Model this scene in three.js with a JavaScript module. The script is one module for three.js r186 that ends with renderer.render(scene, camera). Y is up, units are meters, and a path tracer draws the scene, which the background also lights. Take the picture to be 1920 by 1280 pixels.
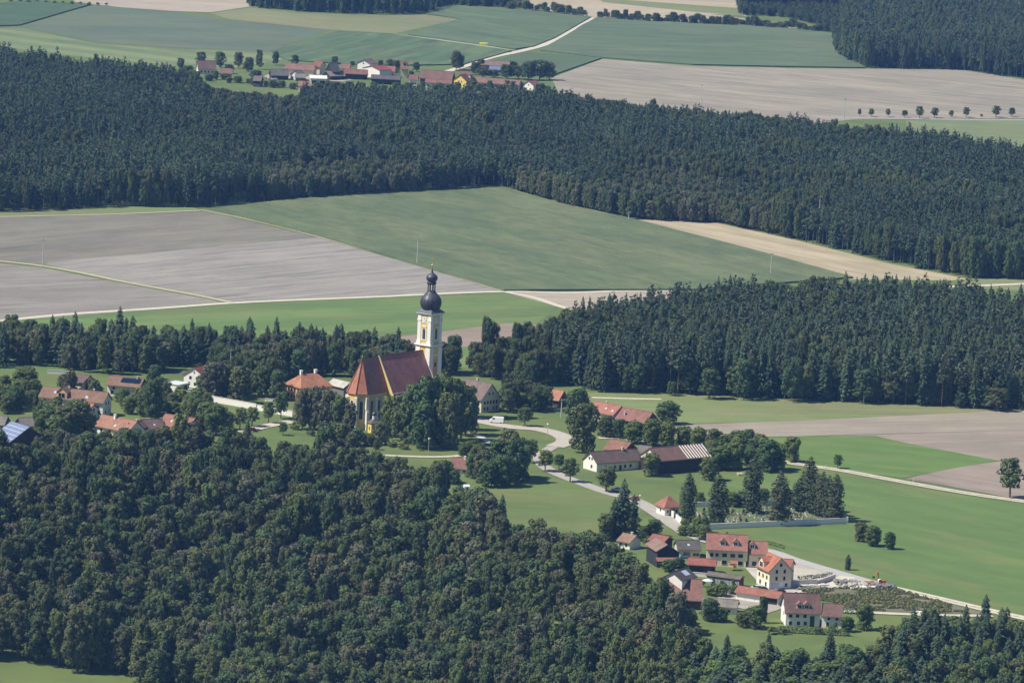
import * as THREE from 'three';
import { mergeGeometries } from 'three/addons/utils/BufferGeometryUtils.js';

// ---------------------------------------------------------------- camera, sky, sun, exposure
const scene = new THREE.Scene();
const FPX = 9000, W0 = 1920, H0 = 1280;                 // lens in photograph pixels
const CAM_H = 327, PITCH = 8.593 * Math.PI / 180, ROLL = 2.7 * Math.PI / 180;
const camera = new THREE.PerspectiveCamera(2 * Math.atan(H0 / 2 / FPX) * 180 / Math.PI, W0 / H0, 1, 60000);
camera.position.set(0, CAM_H, 0);
camera.rotation.set(-PITCH, 0, ROLL, 'XYZ');
camera.updateMatrixWorld(true);
const SUN_EL = 52 * Math.PI / 180, SUN_FRONT = 14 * Math.PI / 180;
const sunDir = new THREE.Vector3(-Math.cos(SUN_EL) * Math.cos(SUN_FRONT), Math.sin(SUN_EL), Math.cos(SUN_EL) * Math.sin(SUN_FRONT));
const sun = new THREE.DirectionalLight(new THREE.Color(1, 0.94, 0.82), 5.0);
sun.position.set(0, 0, -1900).addScaledVector(sunDir, 1500);
sun.target.position.set(0, 0, -1900);
sun.castShadow = true;
Object.assign(sun.shadow.camera, { left: -700, right: 700, top: 700, bottom: -700, near: 10, far: 4000 });
sun.shadow.mapSize.set(4096, 4096);
scene.add(sun, sun.target);
{ // clear late-summer sky: deep blue overhead, paler towards the horizon
  const w = 256, h = 128, d = new Float32Array(w * h * 4);
  for (let j = 0; j < h; j++) for (let i = 0; i < w; i++) {
    const el = ((j + 0.5) / h - 0.5) * Math.PI, k = 4 * (j * w + i);
    const t = Math.max(0, Math.sin(el)), a = Math.pow(1 - t, 3.2);
    const sky = [0.17 + 0.50 * a, 0.34 + 0.50 * a, 0.83 + 0.29 * a];
    for (let c = 0; c < 3; c++) d[k + c] = el < 0 ? [0.16, 0.18, 0.15][c] : sky[c] * 0.33;
    d[k + 3] = 1;
  }
  const sky = new THREE.DataTexture(d, w, h, THREE.RGBAFormat, THREE.FloatType);
  sky.mapping = THREE.EquirectangularReflectionMapping; sky.magFilter = sky.minFilter = THREE.LinearFilter; sky.needsUpdate = true;
  scene.background = sky; scene.environment = sky;
}
scene.fog = new THREE.FogExp2(new THREE.Color(0.22, 0.48, 1.0), 0.000047);
const renderer = new THREE.WebGLRenderer({ antialias: true });
renderer.toneMapping = THREE.LinearToneMapping;
renderer.toneMappingExposure = 1.3;
renderer.shadowMap.enabled = true;

// ---------------------------------------------------------------- helpers
const V3 = (x, y, z) => new THREE.Vector3(x, y, z);
function rng(seed) { let a = seed >>> 0; return () => { a = (a + 0x6D2B79F5) | 0; let t = Math.imul(a ^ (a >>> 15), 1 | a); t = (t + Math.imul(t ^ (t >>> 7), 61 | t)) ^ t; return ((t ^ (t >>> 14)) >>> 0) / 4294967296; }; }
const R = rng(4711);
const rr = (a, b, r = R) => a + (b - a) * r();
const clamp = (x, a, b) => Math.min(b, Math.max(a, x)), lerp = (a, b, t) => a + (b - a) * t;
const sstep = (a, b, x) => { const t = clamp((x - a) / (b - a), 0, 1); return t * t * (3 - 2 * t); };
const HT = (() => { const r = rng(99), t = new Float32Array(65536); for (let i = 0; i < 65536; i++) t[i] = r(); return t; })();
function vn(x, y) { const xi = Math.floor(x), yi = Math.floor(y), fx = x - xi, fy = y - yi, u = fx * fx * (3 - 2 * fx), v = fy * fy * (3 - 2 * fy), x0 = xi & 255, x1 = (xi + 1) & 255, y0 = (yi & 255) << 8, y1 = ((yi + 1) & 255) << 8;
  const a = HT[x0 + y0], b = HT[x0 + y1], p = a + (HT[x1 + y0] - a) * u; return p + (b + (HT[x1 + y1] - b) * u - p) * v; }
function fbm(x, y, o = 4) { let s = 0, a = 0.5, n = 0; for (let i = 0; i < o; i++) { s += a * vn(x + i * 17.3, y + i * 9.1); n += a; a *= 0.5; x *= 2.03; y *= 2.03; } return s / n; }

// a pixel of the photograph (1920 x 1280) gives a direction; the distance comes from the ground or a height above it
const qInv = camera.quaternion.clone().invert();
function ray(px, py) { return V3((px - W0 / 2) / FPX, -(py - H0 / 2) / FPX, -1).applyQuaternion(camera.quaternion); }
function G(px, py, h = 0) { const d = ray(px, py), t = (h - CAM_H) / d.y; return V3(d.x * t, h, d.z * t); }
function proj(p) { const v = p.clone().sub(camera.position).applyQuaternion(qInv); return [W0 / 2 - v.x / v.z * FPX, H0 / 2 + v.y / v.z * FPX, FPX / -v.z]; }

const taken = {};
function unique(n) { const k = taken[n] = (taken[n] ?? -1) + 1; return k ? `${n}_${String(k).padStart(3, '0')}` : n; }
function shadows(o) { o.castShadow = o.receiveShadow = true; return o; }
function thing(name, label, category, pos = V3(0, 0, 0), turn = 0, group) {
  const o = new THREE.Group(); o.name = unique(name); o.position.copy(pos); o.rotation.y = turn;
  o.userData = { label, category }; if (group) o.userData.group = group; scene.add(o); return o;
}
function part(name, geo, mat, parent) { const m = shadows(new THREE.Mesh(geo, mat)); m.name = name; parent.add(m); return m; }
function single(name, geo, mat, label, category, opt = {}) {
  const m = shadows(new THREE.Mesh(geo, mat)); m.name = unique(name); m.userData = { label, category };
  if (opt.group) m.userData.group = opt.group; if (opt.kind) { m.userData.kind = opt.kind; }
  if (opt.pos) m.position.copy(opt.pos); if (opt.turn) m.rotation.y = opt.turn; scene.add(m); return m;
}
function box(w, h, d, x = 0, y = 0, z = 0) { return new THREE.BoxGeometry(w, h, d).translate(x, y, z); }
function cyl(r0, r1, h, x = 0, y = 0, z = 0, n = 8) { return new THREE.CylinderGeometry(r1, r0, h, n).translate(x, y + h / 2, z); }
function merge(list) { return mergeGeometries(list.map((g) => { const k = g.index ? g.toNonIndexed() : g; for (const a of Object.keys(k.attributes)) if (!['position', 'normal', 'uv', 'color'].includes(a)) k.deleteAttribute(a); return k; })); }
const SLUT = new Uint8Array(4097);
const toS = (x) => SLUT[Math.round(4096 * (x < 0 ? 0 : x > 1 ? 1 : x))], toS1 = (x) => Math.round(255 * clamp(x <= 0.0031308 ? 12.92 * x : 1.055 * Math.pow(x, 1 / 2.4) - 0.055, 0, 1));
for (let i = 0; i <= 4096; i++) SLUT[i] = toS1(i / 4096);
function texture(w, h, fn, srgb = true, wrap = true) {
  const d = new Uint8Array(w * h * 4);
  for (let j = 0; j < h; j++) for (let i = 0; i < w; i++) { const c = fn((i + 0.5) / w, (j + 0.5) / h), k = 4 * (j * w + i); for (let q = 0; q < 3; q++) d[k + q] = srgb ? toS(c[q]) : Math.round(255 * clamp(c[q], 0, 1)); d[k + 3] = 255; }
  const t = new THREE.DataTexture(d, w, h); t.magFilter = THREE.LinearFilter; t.minFilter = THREE.LinearMipmapLinearFilter; t.generateMipmaps = true;
  if (srgb) t.colorSpace = THREE.SRGBColorSpace; if (wrap) t.wrapS = t.wrapT = THREE.RepeatWrapping; t.needsUpdate = true; return t;
}
const lin = (hex) => { const c = new THREE.Color(hex); return [c.r, c.g, c.b]; };
// tileable grey mottling for plaster, roofs and metal: 16 m and 8 m a side
const wrapN = (u, v, f, o) => { let s = 0, a = 0.5, n = 0; for (let i = 0; i < o; i++) { const p = f << i, x = u * p, y = v * p, xi = Math.floor(x), yi = Math.floor(y), fx = x - xi, fy = y - yi, h = (q, w) => HT[((q % p) + 31 * i + ((w % p) << 8)) & 65535]; s += a * lerp(lerp(h(xi, yi), h(xi + 1, yi), fx), lerp(h(xi, yi + 1), h(xi + 1, yi + 1), fx), fy); n += a; a *= 0.6; } return s / n; };
const plasterTex = texture(256, 256, (u, v) => { const n = wrapN(u, v, 4, 6), g = 0.93 + 0.24 * (n - 0.5); return [g, g, g * 0.99]; });
plasterTex.repeat.set(1 / 14, 1 / 14);
const roofTex = texture(512, 512, (u, v) => { const row = Math.floor(v * 36), col = Math.floor(u * 44 + (row % 2) * 0.5), n = wrapN(u, v, 5, 6); const h = HT[(col % 44) * 7 + row * 301 & 65535]; const g = 0.82 + 0.62 * (n - 0.5) + 0.3 * (h - 0.5); return [g * 1.02, g, g * (0.98 + 0.06 * (h - 0.5))]; });
roofTex.repeat.set(1 / 13, 1 / 13);
const boardTex = texture(512, 128, (u, v) => { const b = Math.floor(u * 48), h = HT[b * 13 & 65535], e = Math.abs(u * 48 - b - 0.5) > 0.42 ? 0.75 : 1, n = fbm(u * 200, v * 9, 3); const g = e * (0.75 + 0.35 * (h - 0.5) + 0.3 * (n - 0.5)); return [g, g, g]; });
boardTex.repeat.set(1 / 9, 1 / 9);
const cache = {};
function mat(key, o) { return cache[key] ??= new THREE.MeshStandardMaterial(o); }
const plaster = (hex) => mat('p' + hex, { color: hex, map: plasterTex, roughness: 0.92 });
const dull = (hex) => { const c = new THREE.Color(hex), g = 0.3 * c.r + 0.5 * c.g + 0.2 * c.b; return c.lerp(new THREE.Color(g * 1.12, g, g * 0.84), 0.3).multiplyScalar(1.12); };
const tiles = (hex) => mat('t' + hex, { color: dull(hex), map: roofTex, roughness: 0.8, bumpMap: roofTex, bumpScale: 0.03 });
const boards = (hex) => mat('b' + hex, { color: hex, map: boardTex, roughness: 0.9 });
const plain = (hex, rough = 0.7, metal = 0) => mat('q' + hex + rough + metal, { color: hex, roughness: rough, metalness: metal });
const glass = mat('glass', { color: 0x1b232b, roughness: 0.12, metalness: 0 });

// ---------------------------------------------------------------- the lie of the land: a plateau with the village, dropping to a valley in front
const EDGE = [[-400, 905], [-60, 880], [120, 868], [300, 858], [440, 852], [520, 872], [620, 890], [760, 910], [860, 950], [960, 1010], [1040, 1045], [1130, 1062], [1190, 1090], [1235, 1165], [1300, 1212], [1400, 1236], [1500, 1222], [1640, 1215], [1800, 1205], [1940, 1200], [2400, 1200]].map(([x, y]) => G(x, y));
function edgeZ(x) { if (x <= EDGE[0].x) return EDGE[0].z; for (let i = 1; i < EDGE.length; i++) if (x <= EDGE[i].x) { const a = EDGE[i - 1], b = EDGE[i]; return lerp(a.z, b.z, (x - a.x) / (b.x - a.x)); } return EDGE.at(-1).z; }
function below(x, z) { return z - (edgeZ(x - 12) + 2 * edgeZ(x) + edgeZ(x + 12)) / 4; }
const VALLEY = -48;
function ground(x, z) {
  const d = below(x, z); if (d <= 0) return 0;
  const s = 0.33, raw = s * (d < 14 ? d * d / 28 : d - 7) + 2.5 * (fbm(x / 45, z / 45, 3) - 0.5) * sstep(5, 40, d);
  const k = -VALLEY; return raw < k - 8 ? -raw : -(k - 8 * Math.exp(-(raw - (k - 8)) / 8));
}
function GT(px, py) { const d = ray(px, py); let t = 1200; for (let i = 0; i < 6000; i++) { const y = CAM_H + d.y * t; if (y <= ground(d.x * t, d.z * t)) break; t += 0.5 + Math.max(0, y) * 0.5; } return V3(d.x * t, ground(d.x * t, d.z * t), d.z * t); }

// ---------------------------------------------------------------- ground sheet to the horizon
{
  const xs = [], zs = [];
  for (let x = -9000; x < -420; x += x < -1500 ? 1500 : 180) xs.push(x);
  for (let x = -420; x <= 420; x += 7) xs.push(x);
  for (let x = 600; x <= 9000; x += x < 1500 ? 180 : 1500) xs.push(x);
  for (let z = 1200; z > -1440; z -= z > 0 ? 400 : 160) zs.push(z);
  for (let z = -1440; z >= -2060; z -= 7) zs.push(z);
  for (let z = -2200; z >= -5200; z -= 100) zs.push(z);
  for (let z = -7000; z >= -40000; z -= 6000) zs.push(z);
  const p = [], uv = [], col = [], idx = [], nx = xs.length;
  for (const z of zs) for (const x of xs) {
    p.push(x, ground(x, z), z); uv.push(x / 70, z / 70);
    const n = fbm(x / 130 + 5, z / 130, 4), m = fbm(x / 31, z / 31 + 9, 3);
    const c = [lerp(0.098, 0.14, n) * (0.85 + 0.3 * m), lerp(0.15, 0.172, n) * (0.88 + 0.24 * m), lerp(0.036, 0.05, n)];
    col.push(...c);
  }
  for (let j = 0; j + 1 < zs.length; j++) for (let i = 0; i + 1 < nx; i++) { const a = j * nx + i, b = a + 1, c = a + nx, d = c + 1; idx.push(a, b, c, b, d, c); }
  const g = new THREE.BufferGeometry(); g.setAttribute('position', new THREE.Float32BufferAttribute(p, 3)); g.setAttribute('uv', new THREE.Float32BufferAttribute(uv, 2)); g.setAttribute('color', new THREE.Float32BufferAttribute(col, 3)); g.setIndex(idx); g.computeVertexNormals();
  const t = texture(512, 512, (u, v) => { const n = wrapN(u, v, 8, 6), m = wrapN(v, u, 3, 5), k = 0.98 + 0.5 * (n - 0.5) + 0.3 * (m - 0.5); return [k * (0.94 + 0.2 * (m - 0.5)), k * 0.96, k * 0.9]; });
  single('ground', g, new THREE.MeshStandardMaterial({ map: t, vertexColors: true, roughness: 1 }), 'green grassland under the whole village and valley', 'ground', { kind: 'structure' });
}

// ---------------------------------------------------------------- fields, as sheets on the plateau; each is painted once, without repeats
function sheet(pts, lift, dir, res) {
  const a = Math.atan2(dir.z, dir.x), ca = Math.cos(a), sa = Math.sin(a);
  const q = pts.map((p) => [p.x * ca + p.z * sa, -p.x * sa + p.z * ca]);
  const u0 = Math.min(...q.map((k) => k[0])), u1 = Math.max(...q.map((k) => k[0])), v0 = Math.min(...q.map((k) => k[1])), v1 = Math.max(...q.map((k) => k[1]));
  const tri = THREE.ShapeUtils.triangulateShape(pts.map((p) => new THREE.Vector2(p.x, p.z)), []);
  const g = new THREE.BufferGeometry(), pos = [], uv = [], idx = [];
  pts.forEach((p, i) => { pos.push(p.x, lift, p.z); uv.push((q[i][0] - u0) / (u1 - u0), (q[i][1] - v0) / (v1 - v0)); });
  for (const [i, j, k] of tri) { const A = pts[i], B = pts[j], C = pts[k], up = (B.z - A.z) * (C.x - A.x) - (B.x - A.x) * (C.z - A.z); up > 0 ? idx.push(i, j, k) : idx.push(i, k, j); }
  g.setAttribute('position', new THREE.Float32BufferAttribute(pos, 3)); g.setAttribute('uv', new THREE.Float32BufferAttribute(uv, 2)); g.setIndex(idx); g.computeVertexNormals();
  return { g, U: u1 - u0, Vv: v1 - v0, u0, v0, ca, sa };
}
let lift = 0.03;
function field(name, label, px, o) {
  const pts = px.map(([x, y]) => G(x, y)), d = o.dir ? G(...o.dir[1]).sub(G(...o.dir[0])) : V3(1, 0, 0);
  lift += 0.004;
  const s = sheet(pts, o.h ?? lift, d, 0), res = Math.round((o.res ?? 520) * 0.8), sd = px.length * 7.7 + px[0][0];
  const paint = (u, v) => {
    const x = u * s.U, y = v * s.Vv, n1 = fbm(x / 70 + sd, y / 45 + sd, 4), n2 = fbm(x / 9 + sd, y / 5, 3), st = fbm(x / 55 + sd, y / (o.sw ?? 2.2), 3);
    let k = 1 + (o.a1 ?? 0.3) * (n1 - 0.5) + (o.a2 ?? 0.2) * (n2 - 0.5) + (o.a3 ?? 0.25) * (st - 0.5);
    k *= 1 + (o.grain ?? 0.16) * (HT[(Math.floor(x * 2.6) * 7919 + Math.floor(y * 2.6) * 104729) & 65535] - 0.5); if (o.dash) { const q = fbm(x / 46 + sd, y / 1.3 + sd, 2); if (q > 0.66) k *= 1 - o.dash * sstep(0.66, 0.74, q); }
    if (o.tram) { const f = (y / o.tram) % 1; if (f < (o.tw ?? 0.08)) k *= 1 - (o.ta ?? 0.12); }
    if (o.lanes) k *= 1 + (Math.floor(y / o.lanes) % 2 ? 1 : -1) * (o.la ?? 0.05);
    const m = o.c2 ? sstep(0.42, 0.66, fbm(x / (o.ps ?? 40) + 3 + sd, y / ((o.ps ?? 40) * 0.4), 4)) * (o.c2a ?? 1) : 0;
    const c = o.c, e = o.c2 ?? c; return [k * lerp(c[0], e[0], m), k * lerp(c[1], e[1], m), k * lerp(c[2], e[2], m)];
  };
  const t = texture(res, res, paint, true, false);
  const mt = new THREE.MeshStandardMaterial({ map: t, roughness: 1 });
  if (o.bump) { mt.bumpMap = t; mt.bumpScale = o.bump; }
  let g = s.g;
  if (o.h) { // a standing crop: the sheet is its top, with sides down to the soil
    const pos = [], uv = [], idx = []; pts.forEach((p, i) => { const q = pts[(i + 1) % pts.length], b = pos.length / 3, L = p.distanceTo(q); pos.push(p.x, 0, p.z, q.x, 0, q.z, q.x, o.h, q.z, p.x, o.h, p.z); uv.push(0.1, 0.1, 0.1 + L / s.U, 0.1, 0.1 + L / s.U, 0.1 + o.h / s.Vv, 0.1, 0.1 + o.h / s.Vv); idx.push(b, b + 1, b + 2, b, b + 2, b + 3); });
    const e = new THREE.BufferGeometry(); e.setAttribute('position', new THREE.Float32BufferAttribute(pos, 3)); e.setAttribute('uv', new THREE.Float32BufferAttribute(uv, 2)); e.setIndex(idx); e.computeVertexNormals();
    g = merge([g, e]);
  }
  return single(name, g, mt, label, o.cat ?? 'field', { kind: 'structure' });
}
const SOIL = [0.26, 0.242, 0.204], SOIL2 = [0.20, 0.184, 0.138], STRAW = [0.40, 0.33, 0.22], STRAW2 = [0.36, 0.31, 0.235], GRASS = [0.135, 0.175, 0.062], GRASS2 = [0.17, 0.19, 0.075], LUSH = [0.095, 0.19, 0.05], CORN = [0.098, 0.132, 0.058], CORN2 = [0.124, 0.15, 0.068];
const F = field;
F('ploughed_field', 'brown ploughed field with a dull dark surface below the far forest', [[-60, 405], [375, 394], [600, 446], [90, 493], [80, 497], [-60, 482]], { c: SOIL2, c2: [0.172, 0.162, 0.126], dir: [[100, 490], [590, 448]], a3: 0.3, tram: 21, dash: 0.18, grain: 0.25 });
F('stubble_field', 'pale grey harvested field between the corn and the farm track', [[85, 496], [90, 491], [600, 445], [948, 547], [437, 567], [380, 554], [250, 530]], { c: SOIL, c2: [0.28, 0.262, 0.22], dir: [[100, 490], [590, 448]], a3: 0.45, sw: 2, tram: 14, ta: 0.12, res: 1100, dash: 0.3, grain: 0.25 });
F('stubble_field', 'pale grey harvested field beside the track with the yellow grass verge', [[-60, 487], [80, 502], [250, 535], [380, 559], [430, 570], [-60, 607]], { c: [0.245, 0.228, 0.192], c2: [0.22, 0.202, 0.166], dir: [[0, 560], [400, 545]], a3: 0.4, sw: 2, dash: 0.28, grain: 0.25 });
F('meadow', 'narrow light green meadow along the edge of the far forest', [[-60, 408], [-60, 396], [150, 386], [350, 384], [378, 395], [200, 402]], { c: GRASS2, c2: [0.15, 0.21, 0.07], a3: 0.1 });
F('meadow', 'bright green striped meadow behind the trees of the church', [[-60, 606], [440, 571], [945, 549], [1050, 573], [1000, 612], [920, 690], [-60, 700]], { c: [0.11, 0.178, 0.046], c2: [0.138, 0.186, 0.056], dir: [[100, 600], [700, 575]], lanes: 24, la: 0.06, a3: 0.12, res: 900 });
F('ploughed_field', 'strip of brown soil behind the church tower', [[740, 632], [950, 606], [1020, 610], [1000, 650], [740, 650]], { c: [0.26, 0.205, 0.155], a3: 0.3 });
F('stubble_field', 'beige triangle of stubble between corn and wood', [[950, 549], [1195, 546], [1300, 549], [1180, 590], [1040, 573]], { c: STRAW2, a3: 0.3 });
F('stubble_field', 'curved strip of golden stubble along the forest edge', [[1180, 412], [1260, 413], [1345, 418], [1500, 452], [1660, 492], [1760, 512], [1830, 526], [1590, 524], [1400, 470]], { c: STRAW, c2: [0.35, 0.30, 0.19], dir: [[1250, 425], [1700, 520]], a3: 0.45, sw: 2.5, tram: 18, res: 900 });
F('meadow', 'yellowish green verge at the end of the stubble strip', [[1790, 524], [1960, 520], [1960, 548], [1830, 540]], { c: [0.19, 0.21, 0.09] });
F('corn_field', 'large dark green field of tall corn in front of the far forest', [[392, 393], [560, 374], [850, 352], [935, 350], [1050, 383], [1180, 411], [1400, 467], [1600, 522], [1300, 545], [1195, 545], [945, 546], [600, 444]], { c: CORN, c2: CORN2, h: 1.0, dir: [[500, 400], [1000, 545]], a1: 0.22, a2: 0.45, a3: 0.35, sw: 1.6, ps: 60, res: 1400, bump: 0.8, grain: 0.5, cat: 'corn field' });
// beyond the far forest
F('stubble_field', 'pale field on the hill at the back, above the striped green ones', [[120, -30], [480, -30], [470, 12], [395, 23], [330, 21], [230, 14], [140, 4]], { c: STRAW2, c2: [0.40, 0.335, 0.26], a3: 0.3 });
F('corn_field', 'dark green wedge of corn at the back, beside the pale field', [[-60, 12], [60, 2], [170, 9], [36, 48], [-60, 52]], { c: [0.06, 0.105, 0.05], h: 0.9, a2: 0.4, grain: 0.5, cat: 'corn field' });
F('meadow', 'broad grey green field behind the far hamlet', [[38, 50], [175, 10], [235, 16], [330, 23], [430, 37], [620, 56], [505, 96], [330, 90], [180, 80]], { c: [0.105, 0.14, 0.085], c2: [0.12, 0.15, 0.085], dir: [[100, 60], [500, 70]], a3: 0.15 });
F('meadow', 'light green mown strips behind the forest tip', [[-60, 54], [38, 52], [180, 82], [330, 92], [505, 98], [530, 112], [420, 130], [200, 112], [-60, 84]], { c: [0.165, 0.20, 0.085], c2: [0.14, 0.195, 0.075], dir: [[0, 60], [400, 110]], lanes: 20, la: 0.1, a3: 0.2 });
F('meadow', 'yellowish green hay meadow below the small far wood', [[393, 25], [470, 14], [560, 24], [700, 29], [800, 28], [864, 36], [740, 63], [620, 56], [430, 36]], { c: [0.18, 0.205, 0.085], c2: [0.21, 0.2, 0.095], dir: [[420, 30], [760, 60]], a3: 0.2 });
F('corn_field', 'green corn with slanting rows just behind the far hamlet', [[508, 98], [632, 59], [735, 65], [960, 96], [868, 122], [700, 124], [540, 114]], { c: [0.075, 0.125, 0.055], c2: [0.10, 0.14, 0.06], h: 0.9, dir: [[560, 110], [700, 75]], a3: 0.8, sw: 5, res: 800, grain: 0.5, cat: 'corn field' });
F('corn_field', 'green corn on the far slope left of the white road', [[764, 66], [864, 36], [800, 27], [835, 12], [960, 17], [1108, 33], [1040, 72], [1000, 88], [966, 93]], { c: [0.085, 0.13, 0.062], c2: [0.105, 0.145, 0.068], h: 0.9, dir: [[800, 50], [1000, 80]], a3: 0.45, sw: 5, res: 800, grain: 0.5, cat: 'corn field' });
F('corn_field', 'large green corn field on the far slope below the hedge', [[1012, 95], [1060, 68], [1118, 34], [1200, 39], [1380, 46], [1560, 60], [1568, 100], [1624, 128], [1480, 126], [1300, 122], [1130, 109]], { c: [0.09, 0.132, 0.066], c2: [0.11, 0.145, 0.072], h: 0.9, dir: [[1020, 95], [1560, 110]], a3: 0.3, sw: 6, res: 900, grain: 0.5, cat: 'corn field' });
F('corn_field', 'darker wedge of corn right of the far hamlet', [[985, 99], [1128, 110], [1036, 142], [900, 140], [900, 122]], { c: [0.082, 0.125, 0.058], h: 0.9, grain: 0.5, cat: 'corn field' });
F('stubble_field', 'wide pale harvested field behind the far forest', [[1034, 146], [1128, 111], [1300, 124], [1480, 128], [1624, 129], [1800, 130], [1960, 156], [1960, 222], [1600, 224], [1300, 260], [1060, 200]], { c: [0.30, 0.262, 0.196], c2: [0.268, 0.236, 0.18], dir: [[1100, 130], [1700, 190]], a3: 0.5, sw: 3, tram: 30, ta: 0.12, res: 1200, dash: 0.3, grain: 0.2 });
F('stubble_field', 'golden stubble behind the far hedge', [[900, -30], [1400, -30], [1400, 30], [1330, 26], [1560, 56], [1575, 62], [1380, 47], [1120, 33], [985, 15]], { c: STRAW, c2: STRAW2, a3: 0.3 });
F('meadow', 'green strip behind the far hedge', [[1120, -4], [1395, 16], [1395, 30], [1300, 22], [1130, 4]], { c: GRASS2 });
F('meadow', 'light green meadow beside the far road with the row of trees', [[1700, 226], [1960, 224], [1960, 340], [1700, 300]], { c: [0.15, 0.195, 0.08], c2: [0.18, 0.2, 0.09] });
F('farm_yard', 'pale gravel yard between the buildings of the far hamlet', [[490, 146], [560, 149], [640, 153], [660, 150], [640, 144], [560, 140], [500, 140]], { c: [0.36, 0.33, 0.27], a2: 0.4, cat: 'yard' });
// around the village
F('meadow', 'light meadow strip in front of the spruce wood', [[1080, 735], [1300, 741], [1500, 750], [1880, 764], [1960, 772], [1870, 771], [1500, 790], [1280, 795], [1100, 790]], { c: [0.165, 0.205, 0.07], c2: [0.19, 0.2, 0.085], dir: [[1200, 760], [1800, 768]], a3: 0.25, res: 800 });
F('ploughed_field', 'pale bare soil strip behind the orchard', [[1262, 797], [1500, 789], [1870, 771], [1960, 768], [1960, 806], [1500, 818], [1270, 822]], { c: [0.30, 0.258, 0.196], c2: [0.268, 0.232, 0.178], dir: [[1300, 800], [1900, 785]], a3: 0.3, res: 800 });
F('ploughed_field', 'brown bare field at the end of the farm track', [[1500, 819], [1960, 806], [1960, 865], [1872, 864], [1700, 832], [1640, 818]], { c: [0.275, 0.228, 0.178], c2: [0.245, 0.205, 0.158], dir: [[1500, 818], [1900, 808]], a3: 0.3, res: 800 });
F('meadow', 'bright green meadow wedge with a single small tree', [[1400, 822], [1500, 818], [1640, 817], [1700, 831], [1874, 864], [1692, 897], [1570, 880], [1400, 850]], { c: [0.10, 0.172, 0.036], c2: [0.124, 0.178, 0.044], dir: [[1500, 830], [1800, 860]], lanes: 9, la: 0.03, res: 800 });
F('ploughed_field', 'dark brown field behind the lone lime tree', [[1694, 898], [1800, 876], [1874, 865], [1960, 865], [1960, 946], [1760, 908]], { c: [0.265, 0.215, 0.17], c2: [0.235, 0.19, 0.148], dir: [[1700, 900], [1900, 930]], a3: 0.3, res: 700 });
F('meadow', 'large smooth meadow sloping beside the cemetery and the houses', [[1440, 868], [1475, 878], [1700, 912], [1960, 952], [1960, 1170], [1780, 1128], [1640, 1092], [1490, 1049], [1440, 1020], [1425, 1000], [1592, 985], [1500, 940], [1340, 920]], { c: [0.094, 0.155, 0.036], c2: [0.12, 0.164, 0.044], dir: [[1500, 960], [1900, 1050]], lanes: 8, la: 0.025, a3: 0.12, res: 1000 });
F('meadow', 'smooth meadow below the big trees and the lane', [[860, 905], [1000, 895], [1060, 900], [1140, 925], [1180, 950], [1160, 1005], [1100, 1050], [960, 1000]], { c: [0.108, 0.155, 0.04], c2: [0.134, 0.164, 0.048], a3: 0.1 });
F('rough_ground', 'brown patch of tall weeds between the two tracks', [[1490, 1118], [1520, 1100], [1600, 1094], [1680, 1100], [1780, 1132], [1862, 1152], [1600, 1149], [1570, 1130]], { c: [0.155, 0.14, 0.085], c2: [0.12, 0.135, 0.065], a2: 0.7, ps: 9, cat: 'weeds' });
F('farm_yard', 'gravel yard between the houses and the building site', [[1395, 1062], [1440, 1046], [1500, 1052], [1580, 1075], [1640, 1092], [1650, 1100], [1560, 1104], [1500, 1114], [1460, 1110], [1420, 1090]], { c: [0.42, 0.385, 0.32], c2: [0.36, 0.33, 0.275], a2: 0.4, ps: 12, cat: 'yard' });
F('farm_yard', 'dusty yard in front of the garages', [[1380, 1100], [1470, 1108], [1470, 1140], [1440, 1150], [1330, 1130]], { c: [0.33, 0.30, 0.25], a2: 0.4, cat: 'yard' });

// ---------------------------------------------------------------- lanes and tracks
function road(name, label, px, width, c, o = {}) {
  const pts = px.map(([x, y]) => G(x, y)), curve = new THREE.CatmullRomCurve3(pts, false, 'centripetal'), n = Math.max(8, Math.round(curve.getLength() / 4)), P = curve.getSpacedPoints(n);
  lift += 0.004; const pos = [], uv = [], idx = []; let s = 0;
  P.forEach((p, i) => { const t = (P[i + 1] ?? p).clone().sub(P[i - 1] ?? p).normalize(), nx = -t.z, nz = t.x; if (i) s += p.distanceTo(P[i - 1]); const w = (Array.isArray(width) ? lerp(width[0], width[1], i / n) : width) * (1 + 0.12 * (fbm(i * 0.3, lift * 900, 2) - 0.5)) / 2; const y = ground(p.x, p.z) + lift; pos.push(p.x - nx * w, y, p.z - nz * w, p.x + nx * w, y, p.z + nz * w); uv.push(0, s / 12, 1, s / 12); if (i) { const a = 2 * i - 2; idx.push(a, a + 1, a + 2, a + 1, a + 3, a + 2); } });
  const g = new THREE.BufferGeometry(); g.setAttribute('position', new THREE.Float32BufferAttribute(pos, 3)); g.setAttribute('uv', new THREE.Float32BufferAttribute(uv, 2)); g.setIndex(idx); g.computeVertexNormals();
  if (g.attributes.normal.getY(0) < 0) { g.setIndex(idx.reverse()); g.computeVertexNormals(); }
  const mid = o.mid; const m = cache['r' + c + mid] ??= new THREE.MeshStandardMaterial({ roughness: 1, map: texture(64, 256, (u, v) => { const k = 1 + 0.3 * (fbm(u * 6, v * 24, 3) - 0.5), e = mid ? sstep(0.16, 0.08, Math.abs(u - 0.5)) * sstep(0.35, 0.6, fbm(u * 9, v * 30, 3)) : 0; return [0, 1, 2].map((q) => lerp(c[q] * k, [0.15, 0.19, 0.07][q], e)); }) });
  return single(name, g, m, label, o.cat ?? 'road', { kind: 'structure' });
}
const GRAVEL = [0.50, 0.45, 0.35], ASPH = [0.37, 0.345, 0.30], CHALK = [0.56, 0.51, 0.40];
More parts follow.
